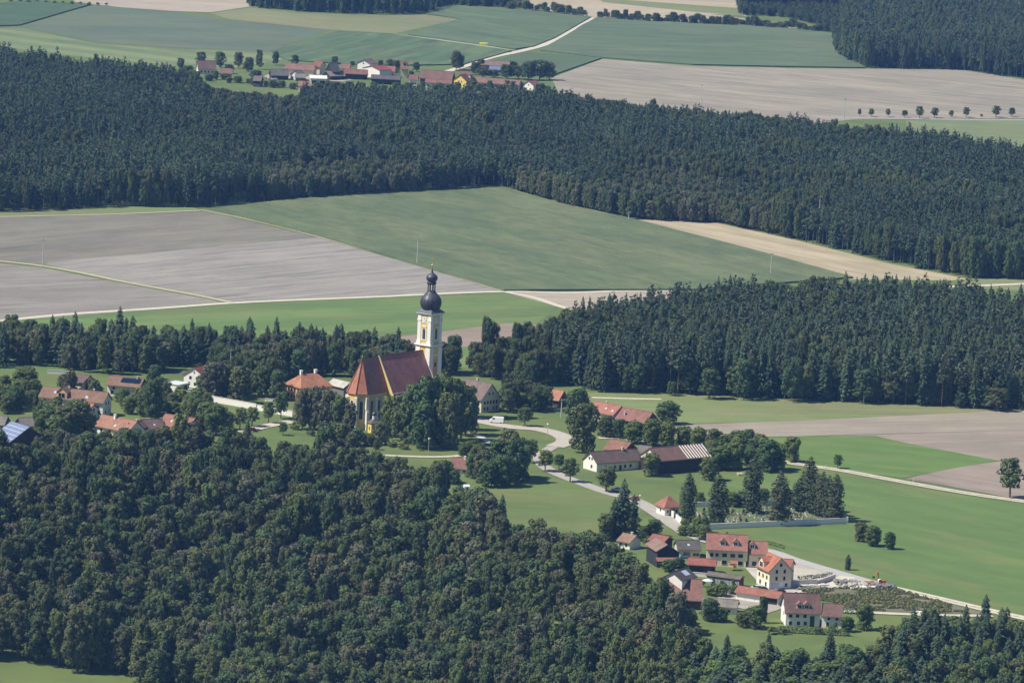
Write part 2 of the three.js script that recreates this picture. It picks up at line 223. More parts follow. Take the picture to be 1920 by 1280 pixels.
road('farm_track', 'pale farm track along the striped meadow', [[-60, 608], [120, 590], [300, 578], [440, 568], [700, 557], [945, 547], [1060, 549], [1200, 545], [1320, 548]], 4.6, CHALK);
road('farm_track', 'narrow track with yellow grass between the harvested fields', [[-60, 484], [80, 499], [250, 532], [380, 556], [436, 568]], 3.6, [0.42, 0.385, 0.24]);
road('farm_track', 'grassy track between corn and harvested field', [[374, 393], [480, 415], [600, 445], [780, 495], [945, 547]], 3.4, [0.29, 0.275, 0.18]);
road('farm_track', 'short track from the corn corner into the wood', [[945, 547], [1000, 558], [1045, 573], [1100, 590]], 4, CHALK);
road('farm_track', 'pale edge track at the upper meadow', [[-60, 408], [200, 402], [375, 395]], 3, [0.38, 0.35, 0.22]);
road('farm_track', 'chalky track behind the spruce wood', [[1780, 538], [1860, 535], [1960, 531]], 5, CHALK);
road('country_road', 'whitish road winding down into the far hamlet', [[820, 140], [868, 125], [920, 108], [980, 95], [1020, 84], [1060, 62], [1085, 46], [1112, 33]], 6.5, CHALK);
road('farm_track', 'grey track through the far corn', [[735, 64], [800, 72], [880, 82], [960, 95]], 7, [0.36, 0.35, 0.22]);
road('country_road', 'far road along the row of young trees', [[1560, 220], [1700, 223], [1840, 225], [1960, 225]], 6, [0.33, 0.33, 0.32]);
road('farm_track', 'straight gravel farm track past the cemetery trees', [[1420, 856], [1480, 868], [1570, 881], [1700, 905], [1820, 926], [1960, 946]], 5.6, GRAVEL, { mid: 1 });
road('village_lane', 'asphalt lane from the church square to the cemetery', [[1036, 838], [1012, 856], [1022, 876], [1052, 892], [1090, 906], [1140, 924], [1190, 938], [1225, 958], [1262, 982], [1290, 1000]], [4.6, 7.5], ASPH);
road('village_lane', 'gravel loop in front of the church with the white van', [[885, 786], [920, 794], [960, 801], [1010, 805], [1050, 816], [1062, 828], [1040, 838]], [9, 8], [0.44, 0.39, 0.33]);
road('footpath', 'pale path across the church green to the loop', [[885, 812], [905, 822], [925, 834], [945, 845]], 3.2, CHALK, { cat: 'path' });
road('footpath', 'curved gravel path along the church green', [[575, 842], [600, 846], [700, 853], [800, 857], [850, 856], [880, 852]], 3.4, GRAVEL, { cat: 'path' });
road('footpath', 'gravel path past the young trees and the white wall', [[405, 815], [450, 811], [490, 801], [525, 794], [548, 791]], 6, GRAVEL, { cat: 'path' });
road('village_lane', 'asphalt lane behind the yellow house', [[1290, 1000], [1330, 1016], [1380, 1024], [1440, 1033], [1490, 1050], [1560, 1071], [1640, 1094]], 6, [0.40, 0.39, 0.36]);
road('farm_track', 'chalky field track running from the building site across the meadow', [[1640, 1094], [1700, 1108], [1780, 1127], [1860, 1146], [1960, 1168]], [4.5, 6], CHALK, { mid: 1 });
road('farm_track', 'gravel track below the weed patch', [[1570, 1146], [1650, 1150], [1760, 1154], [1862, 1155]], 3.6, GRAVEL);
road('farm_track', 'bright dusty ramp beside the retaining wall', [[1490, 1116], [1530, 1106], [1560, 1095], [1590, 1082]], 6, CHALK);
road('farm_track', 'pale drive behind the old farm', [[1122, 822], [1160, 822], [1230, 834], [1262, 836]], 4, GRAVEL);
road('farm_track', 'light track at the foot of the spruce wood', [[1110, 746], [1180, 748], [1240, 749]], 3, CHALK);

// ---------------------------------------------------------------- trees: a few grown shapes of each kind, then individuals
function leafCloud(lobes, perLobe, size, seed, opt = {}) {
  const r = rng(seed), pos = [], nor = [], col = [], n3 = V3(), u = V3(), w = V3();
  for (const [cx, cy, cz, rad, ry] of lobes) {
    const cnt = Math.round(perLobe * rad * rad), tone = 0.9 + 0.2 * r();
    for (let i = 0; i < cnt; i++) {
      const y = 1 - 1.75 * r(), a = r() * 6.283, q = Math.sqrt(Math.max(0, 1 - y * y)); n3.set(q * Math.cos(a), y, q * Math.sin(a));
      const k = rad * (0.72 + 0.36 * r()), p = V3(cx + n3.x * k, cy + n3.y * k * (ry ?? 0.85), cz + n3.z * k);
      const f = V3(n3.x + (r() - 0.5) * 0.9, n3.y + 0.1 + (r() - 0.5) * 0.9, n3.z + (r() - 0.5) * 0.9).normalize();
      const sn = V3(f.x * 0.5 + n3.x * 0.7 + (p.x - 0) * 0.06, f.y * 0.5 + n3.y * 0.7 + 0.1, f.z * 0.5 + n3.z * 0.7 + (p.z - 0) * 0.06).normalize(); if (opt.flat) sn.copy(n3);
      u.set(r() - 0.5, r() - 0.5, r() - 0.5).cross(f).normalize(); w.crossVectors(f, u);
      const s = size * (0.6 + 0.8 * r()), t = s * (0.6 + 0.5 * r()), c = tone * (0.82 + 0.36 * r()), hue = 0.93 + 0.14 * r();
      const v = [[-s, -t * 0.4], [s * 0.3, -t], [s, t * 0.3], [-s * 0.3, t]].map(([x, z]) => [p.x + u.x * x + w.x * z, p.y + u.y * x + w.y * z, p.z + u.z * x + w.z * z]);
      const ax = v[1][0] - v[0][0], ay = v[1][1] - v[0][1], az = v[1][2] - v[0][2], bx = v[2][0] - v[0][0], by = v[2][1] - v[0][1], bz = v[2][2] - v[0][2], up = (ay * bz - az * by) * sn.x + (az * bx - ax * bz) * sn.y + (ax * by - ay * bx) * sn.z;
      for (const q2 of up > 0 ? [0, 1, 2, 0, 2, 3] : [0, 2, 1, 0, 3, 2]) { pos.push(...v[q2]); nor.push(sn.x, sn.y, sn.z); col.push(c * hue, c, c * (2 - hue) * 0.95); }
    }
  }
  const g = new THREE.BufferGeometry(); g.setAttribute('position', new THREE.Float32BufferAttribute(pos, 3)); g.setAttribute('normal', new THREE.Float32BufferAttribute(nor, 3)); g.setAttribute('color', new THREE.Float32BufferAttribute(col, 3)); return g;
}
function limb(a, b, r0, r1, n = 6) { const d = b.clone().sub(a), g = new THREE.CylinderGeometry(r1, r0, d.length(), n, 1).translate(0, d.length() / 2, 0); g.applyQuaternion(new THREE.Quaternion().setFromUnitVectors(V3(0, 1, 0), d.normalize())); g.translate(a.x, a.y, a.z); g.deleteAttribute('uv'); return g.toNonIndexed(); }
const tint = (g, c) => { const n = g.attributes.position.count, a = new Float32Array(n * 3); for (let i = 0; i < n; i++) a.set(c, 3 * i); g.setAttribute('color', new THREE.BufferAttribute(a, 3)); return g; };
// broadleaf, 1 m high and about 0.62 m wide at scale one; stands on y = 0
function broadleaf(seed, o = {}) {
  const r = rng(seed), H = 16, rad = o.rad ?? 5, lobes = [], n = o.n ?? 17, low = o.low ?? 2.4;
  for (let i = 0; i < n; i++) { const t = (i + 0.5) / n, y = low + (H - low - 1.4) * Math.pow(t, 0.8), f = (y - low) / (H - low), prof = Math.sqrt(Math.max(0.05, 1 - Math.pow(Math.abs(f - 0.38) / 0.64, 2.1))) * rad; const a = i * 2.4 + r() * 0.9, d = prof * (0.3 + 0.5 * r()); lobes.push([Math.cos(a) * d, y, Math.sin(a) * d, rad * (0.2 + 0.14 * r())]); }
  lobes.push([0, H - 2.2, 0, rad * 0.36], [0, H * 0.52, 0, rad * 0.55]);
  const crown = leafCloud(lobes, o.den ?? 30, o.leaf ?? 0.35, seed + 5);
  const wood = [limb(V3(0, -0.6, 0), V3(0, H * 0.42, 0), 0.34, 0.24), limb(V3(0, H * 0.42, 0), V3(0.3, H * 0.8, 0.2), 0.22, 0.07)];
  for (let i = 0; i < 6; i++) { const L = lobes[3 + i * 2]; wood.push(limb(V3(0, 3 + i * 1.1, 0), V3(L[0], L[1], L[2]), 0.15, 0.04, 5)); }
  return { crown, trunk: tint(mergeGeometries(wood), [0.35, 0.3, 0.24]), H, w: rad * 2.15 };
}
function spruce(seed, o = {}) {
  const r = rng(seed), H = 24, rad = o.rad ?? 3.3, levels = o.levels ?? 24, pos = [], nor = [], col = [], base = o.base ?? 1.6;
  const tri = (a, b, c, n, k, h) => { if (b.clone().sub(a).cross(c.clone().sub(a)).dot(n) < 0) [b, c] = [c, b]; for (const p of [a, b, c]) { pos.push(p.x, p.y, p.z); nor.push(n.x, n.y, n.z); col.push(k * h, k, k * (1.9 - h)); } };
  for (let i = 0; i < levels; i++) {
    const t = i / (levels - 1), y = base + (H - base - 0.8) * Math.pow(t, 0.92), len = rad * (o.col ? Math.pow(1 - t, 0.42) * (0.72 + 0.28 * Math.sin(Math.min(1, t * 5) * 1.57)) : Math.pow(1 - t, 0.58) * (0.8 + 0.2 * Math.min(1, t * 6)) * (0.86 + 0.28 * r())) + 0.25, m = Math.round(6 + 5 * (1 - t));
    for (let j = 0; j < m; j++) {
      const a = j / m * 6.283 + i * 1.7 + (r() - 0.5) * 0.7, L = len * (0.72 + 0.5 * r()), dr = L * (o.droop ?? 0.42) * (0.5 + r()), ca = Math.cos(a), sa = Math.sin(a), wd = 0.34 * L + 0.35;
      const root = V3(ca * 0.1, y + 0.5, sa * 0.1), tip = V3(ca * L, y - dr, sa * L), mid = root.clone().lerp(tip, 0.58); mid.y += 0.22;
      const s1 = V3(mid.x - sa * wd * 0.5, mid.y - 0.5 * r() - 0.25, mid.z + ca * wd * 0.5), s2 = V3(mid.x + sa * wd * 0.5, mid.y - 0.5 * r() - 0.25, mid.z - ca * wd * 0.5);
      const k = 0.7 + 0.6 * r(), h = 0.9 + 0.16 * r(), n = V3(ca * 0.75, 0.65, sa * 0.75).normalize(), n1 = V3(ca * 0.6 - sa * 0.6, 0.5, sa * 0.6 + ca * 0.6).normalize(), n2 = V3(ca * 0.6 + sa * 0.6, 0.5, sa * 0.6 - ca * 0.6).normalize();
      tri(root, mid, s1, n1, k, h); tri(root, s2, mid, n2, k, h); tri(mid, tip, s1, n1, k * 1.08, h); tri(mid, s2, tip, n2, k * 1.08, h);
      if (o.fringe !== 0) { const q = tip.clone().lerp(mid, 0.4); tri(s1, V3(q.x - sa * 0.3, q.y - 0.9, q.z + ca * 0.3), mid, n, k * 0.9, h); tri(s2, mid, V3(q.x + sa * 0.3, q.y - 0.9, q.z - ca * 0.3), n, k * 0.9, h); }
    }
  }
  const top = V3(0, H, 0); for (let j = 0; j < 3; j++) { const a = j * 2.1; tri(top, V3(Math.cos(a) * 0.22, H - 1.7, Math.sin(a) * 0.22), V3(Math.cos(a + 2.1) * 0.22, H - 1.7, Math.sin(a + 2.1) * 0.22), V3(Math.cos(a + 1), 0.3, Math.sin(a + 1)).normalize(), 1, 1); }
  const g = new THREE.BufferGeometry(); g.setAttribute('position', new THREE.Float32BufferAttribute(pos, 3)); g.setAttribute('normal', new THREE.Float32BufferAttribute(nor, 3)); g.setAttribute('color', new THREE.Float32BufferAttribute(col, 3));
  return { crown: g, trunk: tint(limb(V3(0, -0.8, 0), V3(0, H * 0.9, 0), 0.3, 0.04), [0.3, 0.24, 0.19]), H, w: rad * 2 };
}
function bush(seed) { const r = rng(seed), lobes = []; for (let i = 0; i < 7; i++) { const a = i * 2.4, d = 0.2 + 0.9 * r(); lobes.push([Math.cos(a) * d, 0.7 + r() * 1.0, Math.sin(a) * d, 0.55 + 0.3 * r()]); } return { crown: leafCloud(lobes, 85, 0.2, seed), trunk: tint(limb(V3(0, -0.2, 0), V3(0, 1.2, 0), 0.07, 0.03, 5), [0.3, 0.26, 0.2]), H: 2.3, w: 3 }; }
function pine(seed, rad) { // ragged blunt crown on a bare stem
  const r = rng(seed), H = 22, lobes = []; for (let i = 0; i < 15; i++) { const t = i / 14, y = 10.5 + t * 10.6, pr = rad * Math.sqrt(Math.max(0.08, 1 - Math.pow(t * 0.98, 2.2))), a = i * 2.4 + r(), d = pr * (0.3 + 0.4 * r()); lobes.push([Math.cos(a) * d, y, Math.sin(a) * d, Math.max(0.6, pr * (0.42 + 0.2 * r())), 1.15]); }
  return { crown: leafCloud(lobes, 17, 0.42, seed), trunk: tint(limb(V3(0, -0.8, 0), V3(0, 20, 0), 0.22, 0.05), [0.36, 0.27, 0.2]), H, w: rad * 2 };
}
function columnar(seed, rad) {
  const r = rng(seed), H = 24, lobes = []; for (let i = 0; i < 58; i++) { const t = i / 57, y = 0.9 + t * 22, pr = rad * (t < 0.1 ? 0.75 + 2.5 * t : t < 0.66 ? 1 : Math.max(0.12, Math.pow((1 - t) / 0.34, 0.55))), a = i * 2.4 + r(), d = pr * 0.5 * (0.5 + 0.6 * r()); lobes.push([Math.cos(a) * d, y, Math.sin(a) * d, Math.max(0.45, pr * (0.42 + 0.16 * r())), 1.6]); }
  return { crown: leafCloud(lobes, 30, 0.3, seed), trunk: tint(limb(V3(0, -0.8, 0), V3(0, 20, 0), 0.3, 0.05), [0.3, 0.24, 0.19]), H, w: rad * 2.1 };
}
const SHAPES = {
  broadleaf: [broadleaf(11, { rad: 6, n: 46 }), broadleaf(23, { rad: 5.2, n: 38 }), broadleaf(37, { rad: 6.4, n: 52 }), broadleaf(52, { rad: 5.6, low: 1.6, n: 44 }), broadleaf(58, { rad: 4.8, n: 34 })],
  round: [broadleaf(61, { low: 4.4, rad: 4.8, n: 46, den: 30 }), broadleaf(67, { low: 4.0, rad: 4.5, n: 42, den: 28 })],
  full: [broadleaf(64, { low: 1.0, rad: 5.4, n: 62, den: 28 }), broadleaf(69, { low: 0.8, rad: 5, n: 58, den: 28 }), broadleaf(73, { low: 1.3, rad: 5.8, n: 66, den: 27 })],
  spruce: [spruce(71), spruce(83, { rad: 2.8, levels: 26 }), spruce(97, { rad: 3.6, levels: 22 }), spruce(99, { rad: 3.9, levels: 20, droop: 0.3 })],
  pine: [pine(101, 2.6), pine(109, 2.3), pine(119, 2.9), pine(121, 2.5)],
  column: [columnar(113, 2.9), columnar(127, 3.1), columnar(139, 3.0)],
  bush: [bush(131), bush(137)],
};
const leafMat = (c) => mat('leaf' + c, { color: new THREE.Color(...c), vertexColors: true, roughness: 0.95, side: THREE.DoubleSide });
const barkMat = mat('bark', { color: 0xb0a79b, vertexColors: true, roughness: 1 });
const TINTS = {
  broadleaf: [[0.0725, 0.1060, 0.0335], [0.0614, 0.0967, 0.0335], [0.0856, 0.1135, 0.0335], [0.0837, 0.1023, 0.0372], [0.0595, 0.0986, 0.0391], [0.0874, 0.1004, 0.0391]],
  light: [[0.125, 0.165, 0.042], [0.145, 0.175, 0.044], [0.105, 0.15, 0.042]],
  autumn: [[0.118, 0.108, 0.06], [0.11, 0.108, 0.058]],
  grey: [[0.108, 0.116, 0.066]],
  spruce: [[0.0446, 0.0744, 0.0391], [0.0539, 0.0837, 0.0409], [0.0391, 0.0651, 0.0372]],
  column: [[0.062, 0.088, 0.042], [0.078, 0.09, 0.045]],
};
TINTS.round = TINTS.full = TINTS.broadleaf.map(([r, g, b]) => [r * 1.2, g * 1.22, b * 1.1]); TINTS.pine = [[0.056, 0.086, 0.046], [0.066, 0.094, 0.048], [0.049, 0.078, 0.044], [0.075, 0.098, 0.05]]; TINTS.bush = TINTS.broadleaf;
const KIND = { broadleaf: ['broadleaf_tree', 'tree'], round: ['broadleaf_tree', 'tree'], full: ['broadleaf_tree', 'tree'], spruce: ['spruce_tree', 'tree'], pine: ['pine_tree', 'tree'], column: ['columnar_conifer', 'tree'], bush: ['garden_shrub', 'shrub'] };
const trees = [];     // every tree before it is decided which stand as individuals
// a tree at a world point; h = height in m, w = crown width in m
function plant(shape, p, h, w, o = {}) { trees.push({ shape, p, h, w, tone: o.tone, label: o.label, group: o.group, turn: R() * 6.283, pick: R(), pick2: R(), lum: (0.85 + 0.3 * R()) * (0.72 + 0.56 * fbm(p.x / 75 + 11, p.z / 130 + 4, 2)), must: o.must, name: o.name }); }
// a tree measured in the photograph: foot and top pixel, crown width in pixels
function treeAt(shape, x, foot, top, wpx, o = {}) { const p = GT(x, foot), s = proj(p)[2]; plant(shape, p, Math.max(1, (foot - top) / s / 0.985), wpx / s, { must: true, ...o }); }
function inside(poly, x, y) { let c = false; for (let i = 0, j = poly.length - 1; i < poly.length; j = i++) { const [a, b] = poly[i], [d, e] = poly[j]; if ((b > y) !== (e > y) && x < (d - a) * (y - b) / (e - b) + a) c = !c; } return c; }
// trees scattered over a patch of ground whose outline is given in photograph pixels
function wood(poly, gap, fn, keep) {
  const q = poly.map(([x, y]) => { const p = GT(x, y); return [p.x, p.z]; });
  const x0 = Math.min(...q.map((k) => k[0])), x1 = Math.max(...q.map((k) => k[0])), z0 = Math.min(...q.map((k) => k[1])), z1 = Math.max(...q.map((k) => k[1]));
  let row = 0;
  for (let z = z0; z <= z1; z += gap * 0.87, row++) for (let x = x0 + (row % 2) * gap / 2; x <= x1; x += gap) {
    const a = x + (R() - 0.5) * gap * 0.75, b = z + (R() - 0.5) * gap * 0.75; if (!inside(q, a, b)) continue;
    const p = V3(a, ground(a, b), b), s = proj(p); if (s[0] < -40 || s[0] > 1960) continue; if (keep && !keep(s, p)) continue; fn(p, s);
  }
}
const jit = (x, k) => x * (1 - k + 2 * k * R());
const FAR = { broadleaf_tree: 'broadleaf tree in the great forest beyond the corn field', spruce_tree: 'dark spruce in the great forest beyond the corn field', pine_tree: 'bare stemmed pine in the great forest beyond the corn field' };
function growTrees() {
  const proto = {}, inst = {};
  const seen = trees.map((t) => ({ t, size: t.h * proj(t.p)[2] * (t.must ? 5 : 1) })).sort((a, b) => b.size - a.size), used = {};
  for (const { t } of seen) {
    const sh = Math.floor(t.pick * SHAPES[t.shape].length), S = SHAPES[t.shape][sh], list = TINTS[t.tone ?? t.shape], ti = Math.floor(t.pick2 * list.length), [name, cat] = KIND[t.shape];
    const sx = t.w / S.w, sy = t.h / S.H; used[name] = (used[name] ?? 0) + 1;
    if (used[name] <= 298) {
      const key = t.shape + sh + (t.tone ?? '') + ti; let P = proto[key];
      if (!P) { P = proto[key] = new THREE.Group(); part('trunk', S.trunk, barkMat, P); part('crown', S.crown, leafMat(list[ti]), P); }
      const o = P.clone(); o.name = unique(t.name ?? name); o.position.copy(t.p); o.rotation.y = t.turn; o.scale.set(sx, sy, sx);
      o.userData = { label: t.label ?? FAR[name], category: cat, group: t.group ?? (t.label ? undefined : 'trees of the great far forest') }; if (!o.userData.group) delete o.userData.group; scene.add(o);
    } else { const w = t.p.z > -1960 ? 'slope_wood' : 'forest'; (inst[w + t.shape + sh] ??= { w, S, list: [] }).list.push({ t, sx, sy, c: list[ti] }); }
  }
  const rests = {};
  for (const [w, label] of [['slope_wood', 'dense leafy wood covering the slope in front of the village'], ['forest', 'dense dark forest of pine, spruce and broadleaf trees behind the village']]) { const g = rests[w] = new THREE.Group(); g.name = w; g.userData = { label, category: 'forest', kind: 'stuff' }; scene.add(g); }
  const m4 = new THREE.Matrix4(), q4 = new THREE.Quaternion(), up = V3(0, 1, 0), white = leafMat([1, 1, 1]);
  for (const k in inst) {
    const { w, S, list } = inst[k], tg = S.trunk.clone(), n = tg.attributes.color; for (let i = 0; i < n.count; i++) n.setXYZ(i, 1.6, 1.15, 1.9);
    const im = shadows(new THREE.InstancedMesh(mergeGeometries([S.crown, tg]), white, list.length)); im.name = w + '_trees'; im.userData.kind = 'stuff';
    list.forEach(({ t, sx, sy, c }, i) => { im.setMatrixAt(i, m4.compose(t.p, q4.setFromAxisAngle(up, t.turn), V3(sx, sy, sx))); im.setColorAt(i, new THREE.Color(c[0] * t.lum, c[1] * t.lum, c[2] * t.lum)); });
    rests[w].add(im);
  }
  console.log('trees', trees.length, JSON.stringify(used));
}
// clipped hedge between two ground pixels
function hedge(label, a, b, h, w, o = {}) {
  const A = GT(...a), B = GT(...b), L = A.distanceTo(B), lobes = [], n = Math.max(2, Math.round(L / 0.8)), r = rng(a[0] * 7 + b[1]);
  for (let i = 0; i <= n; i++) for (let k = 0; k * 0.8 < h; k++) lobes.push([i / n * L - L / 2, 0.35 + k * 0.8 + (r() - 0.5) * 0.25, (r() - 0.5) * w * 0.4, w * 0.42 + 0.1 * r()]);
  const g = leafCloud(lobes, 46, 0.17, 900 + a[0]), m = A.clone().add(B).multiplyScalar(0.5);
  return single('hedge', g, leafMat(o.c ?? TINTS.broadleaf[1]), label, 'hedge', { pos: V3(m.x, (A.y + B.y) / 2, m.z), turn: Math.atan2(-(B.z - A.z), B.x - A.x), group: o.group });
}

// ---------------------------------------------------------------- buildings
// profile across the house (z, y) drawn out along x
function prism(prof, L, x0 = -L / 2) {
  const sh = new THREE.Shape(prof.map(([z, y]) => new THREE.Vector2(-z, y)));
  return new THREE.ExtrudeGeometry(sh, { depth: L, bevelEnabled: false }).rotateY(Math.PI / 2).translate(x0, 0, 0);
}
function chevron(Rf, Rb, he, heb, hr, t, zr = 0) { return [[zr + Rf, he], [zr, hr], [zr - Rb, heb], [zr - Rb, heb - t], [zr, hr - t], [zr + Rf, he - t]]; }
const FRAME = plain(0xe8e6df, 0.6);
function win(parent, side, x, y, w, h, S, o = {}) { // window on a wall of house S: x along the wall from its middle, y of the sill
  const f = part(o.name ?? 'window', box(w + 0.22, h + 0.22, 0.12), o.frame ?? FRAME, parent), g = part('pane', box(w, h, 0.06, 0, 0, 0.06), o.pane ?? glass, f);
  const yy = y + h / 2;
  if (side === 'f') f.position.set(x, yy, S.zf + 0.03); if (side === 'b') { f.position.set(x, yy, S.zb - 0.03); f.rotation.y = Math.PI; }
  if (side === 'l') { f.position.set(-S.L / 2 - 0.03, yy, x); f.rotation.y = -Math.PI / 2; } if (side === 'r') { f.position.set(S.L / 2 + 0.03, yy, x); f.rotation.y = Math.PI / 2; }
  return f;
}
function door(parent, side, x, w, h, S, m) { const d = part('door', box(w, h, 0.14), m, parent), y = h / 2 + 0.02; if (side === 'f') d.position.set(x, y, S.zf + 0.02); if (side === 'l') { d.position.set(-S.L / 2 - 0.02, y, x); d.rotation.y = -Math.PI / 2; } if (side === 'r') { d.position.set(S.L / 2 + 0.02, y, x); d.rotation.y = Math.PI / 2; } const k = part('handle', box(0.12, 0.16, 0.1, w * 0.36, 0, 0.1), plain(0x444444, 0.4), d); return d; }
// A house from what the photograph shows of its roof: ridge ends A, B (left, right pixel) at height hr, a pixel E of the front eave edge at height he.
function house(name, label, cat, o) {
  let A = G(o.A[0], o.A[1], o.hr), B = G(o.B[0], o.B[1], o.hr);
  if (o.anchor) { B = A.clone().add(V3(Math.cos(o.yaw), 0, -Math.sin(o.yaw)).multiplyScalar(o.len)); } else if (o.yaw !== undefined) { const len = o.len ?? Math.abs(B.x - A.x) / Math.cos(o.yaw), m = A.clone().lerp(B, 0.5), d = V3(Math.cos(o.yaw), 0, -Math.sin(o.yaw)).multiplyScalar(len / 2); A = m.clone().sub(d); B = m.add(d); }
  const mid = A.clone().lerp(B, 0.5), d = B.clone().sub(A).setY(0), full = d.length(); d.normalize();
  const nrm = V3(-d.z, 0, d.x); // towards the camera
  const over = o.over ?? 0.6, verge = o.verge ?? 0.5, t = o.t ?? 0.28;
  // the eave: with the depth of the front slope given, its height follows from E; with E a corner of the eave, both do
  let Rf = o.Rf ?? 5.2, he = o.he;
  { const v = o.c ? [Rf, he] : [0, he], at = (q) => { const p = mid.clone().addScaledVector(d, o.c ? (o.c === 'A' ? -1 : 1) * full / 2 : q[0]).addScaledVector(nrm, o.c ? q[0] : Rf); p.y = q[1]; return proj(p); };
    for (let i = 0; i < 12; i++) { const e = 0.01, f = at(v), fa = at([v[0] + e, v[1]]), fb = at([v[0], v[1] + e]), a = (fa[0] - f[0]) / e, b = (fb[0] - f[0]) / e, c = (fa[1] - f[1]) / e, dd = (fb[1] - f[1]) / e, D = a * dd - b * c, x = o.E[0] - f[0], y = o.E[1] - f[1]; v[0] += (x * dd - b * y) / D; v[1] += (a * y - c * x) / D; }
    if (o.c) Rf = v[0]; he = v[1]; o.he = he; }
  const Rb = o.Rb ?? Rf, heb = o.heb ?? o.hr - (o.hr - o.he) * Rb / Rf;
  const turn = Math.atan2(-d.z, d.x), g = thing(name, label, cat, V3(mid.x, 0, mid.z), turn, o.group);
  const L = full - 2 * verge, zf = Rf - over, zb = -(Rb - over), sf = (o.hr - o.he) / Rf, sb = (o.hr - heb) / Rb, wf = o.hr - sf * zf - t, wb = o.hr + sb * zb - t;
  const S = { g, L, zf, zb, wf, wb, hr: o.hr, sf, sb, Rf, Rb, full, t, verge, d, nrm, mid };
  if (o.log) console.log(`${g.name.padEnd(22)} L ${L.toFixed(1)} W ${(zf - zb).toFixed(1)} yaw ${(turn * 57.3).toFixed(0)} pitch ${(Math.atan(sf) * 57.3).toFixed(0)} eave ${wf.toFixed(1)}`);
  const wall = o.wall ?? plaster(0xf2ede0);
  if (o.walls !== 0) {
    S.wall = part('wall', prism([[zf, -0.4], [zf, wf], [0, o.hr - t - 0.02], [zb, wb], [zb, -0.4]], L), wall, g);
    if (o.upper) part('boarded_gable', prism([[zf + 0.05, wf - 0.5], [zf + 0.05, wf - 0.02], [0, o.hr - t - 0.06], [zb - 0.05, wb - 0.02], [zb - 0.05, wb - 0.5]], L + 0.14), o.upper, g);
    if (o.plinth) part('plinth', box(L + 0.1, 0.9, zf - zb + 0.1, 0, 0.2, (zf + zb) / 2), o.plinth, g);
  }
  S.roof = part('roof', prism(chevron(Rf, Rb, o.he, heb, o.hr, t), full), o.roof, g);
  part('ridge_cap', new THREE.CylinderGeometry(0.17, 0.17, full + 0.04, 6).rotateZ(Math.PI / 2).translate(0, o.hr + 0.01, 0), o.ridge ?? o.roof, S.roof);
  if (o.gutter !== 0) part('gutter', new THREE.CylinderGeometry(0.1, 0.1, full, 5).rotateZ(Math.PI / 2).translate(0, o.he - t + 0.04, Rf + 0.08), plain(0x7a6a5e, 0.5), S.roof);
  for (const [fx, fz, h, w] of o.chim ?? []) { const z = fz * (fz > 0 ? Rf : Rb), yr = o.hr - Math.abs(z) * (fz > 0 ? sf : sb); part('chimney', merge([box(w ?? 0.7, h + 1, w ?? 0.7, fx * full / 2, yr + h / 2 - 0.5, z), box((w ?? 0.7) + 0.2, 0.15, (w ?? 0.7) + 0.2, fx * full / 2, yr + h, z)]), o.chimMat ?? plaster(0xcfc4b4), S.roof); }
  for (const [side, y, w, h, xs] of o.wins ?? []) for (const x of xs) { const span = side === 'f' || side === 'b' ? L : zf - zb, c = side === 'l' || side === 'r' ? (zf + zb) / 2 : 0; win(g, side, c + x * span, y, w, h, S, o.winStyle); }
  for (const [side, x, w, h, m] of o.doors ?? []) { const span = side === 'f' ? L : zf - zb; door(g, side, x * span + (side === 'f' ? 0 : (zf + zb) / 2), w, h, S, m ?? boards(0x5a4434)); }
  for (const [x, z, w, h] of o.sky ?? []) { const y = o.hr - z * Rf * sf, q = part('skylight', box(w, 0.14, h), plain(0xb9c4cc, 0.2), g); q.position.set(x * full / 2, y + 0.03, z * Rf); q.rotation.x = Math.atan(sf); }
  for (const dm of o.dorm ?? []) dormer(S, dm[0], dm[1], dm[2], dm[3], o);
  return S;
}
function dormer(S, fx, fz, w, h, ho) { // gabled dormer on the front slope; fz = place of its front face, from ridge 0 to eave 1
  const o = { ...ho, ...(ho.dormStyle ?? {}) }; const x = fx * S.full / 2, z = fz * S.Rf, y0 = S.hr - z * S.sf, rise = w * 0.42, dep = (h + rise) / S.sf + 0.6;
  const g = part('dormer', new THREE.ExtrudeGeometry(new THREE.Shape([[-w / 2, -0.6], [w / 2, -0.6], [w / 2, h], [0, h + rise], [-w / 2, h]].map(([a, b]) => new THREE.Vector2(a, b))), { depth: dep, bevelEnabled: false }).translate(0, 0, -dep), o.dormWall ?? o.wall ?? plaster(0xf2ede0), S.g);
  g.position.set(x, y0, z);
  const e = w / 2 + 0.3, r = new THREE.Shape([[-e, h - 0.3 * 0.84], [0, h + rise + 0.02], [e, h - 0.3 * 0.84], [e, h - 0.3 * 0.84 + 0.18], [0, h + rise + 0.2], [-e, h - 0.3 * 0.84 + 0.18]].map(([a, b]) => new THREE.Vector2(a, b)));
  part('dormer_roof', new THREE.ExtrudeGeometry(r, { depth: dep + 0.3, bevelEnabled: false }).translate(0, 0, -dep), o.dormRoof ?? o.roof, g);
  part('window', merge([box(w * 0.62, h * 0.75, 0.1, 0, h * 0.5, 0.02)]), glass, g); part('window_frame', merge([box(w * 0.72, 0.1, 0.14, 0, h * 0.1, 0.02), box(0.08, h * 0.75, 0.16, 0, h * 0.5, 0.02), box(0.1, h * 0.8, 0.14, -w * 0.34, h * 0.5, 0.02), box(0.1, h * 0.8, 0.14, w * 0.34, h * 0.5, 0.02)]), FRAME, g);
}
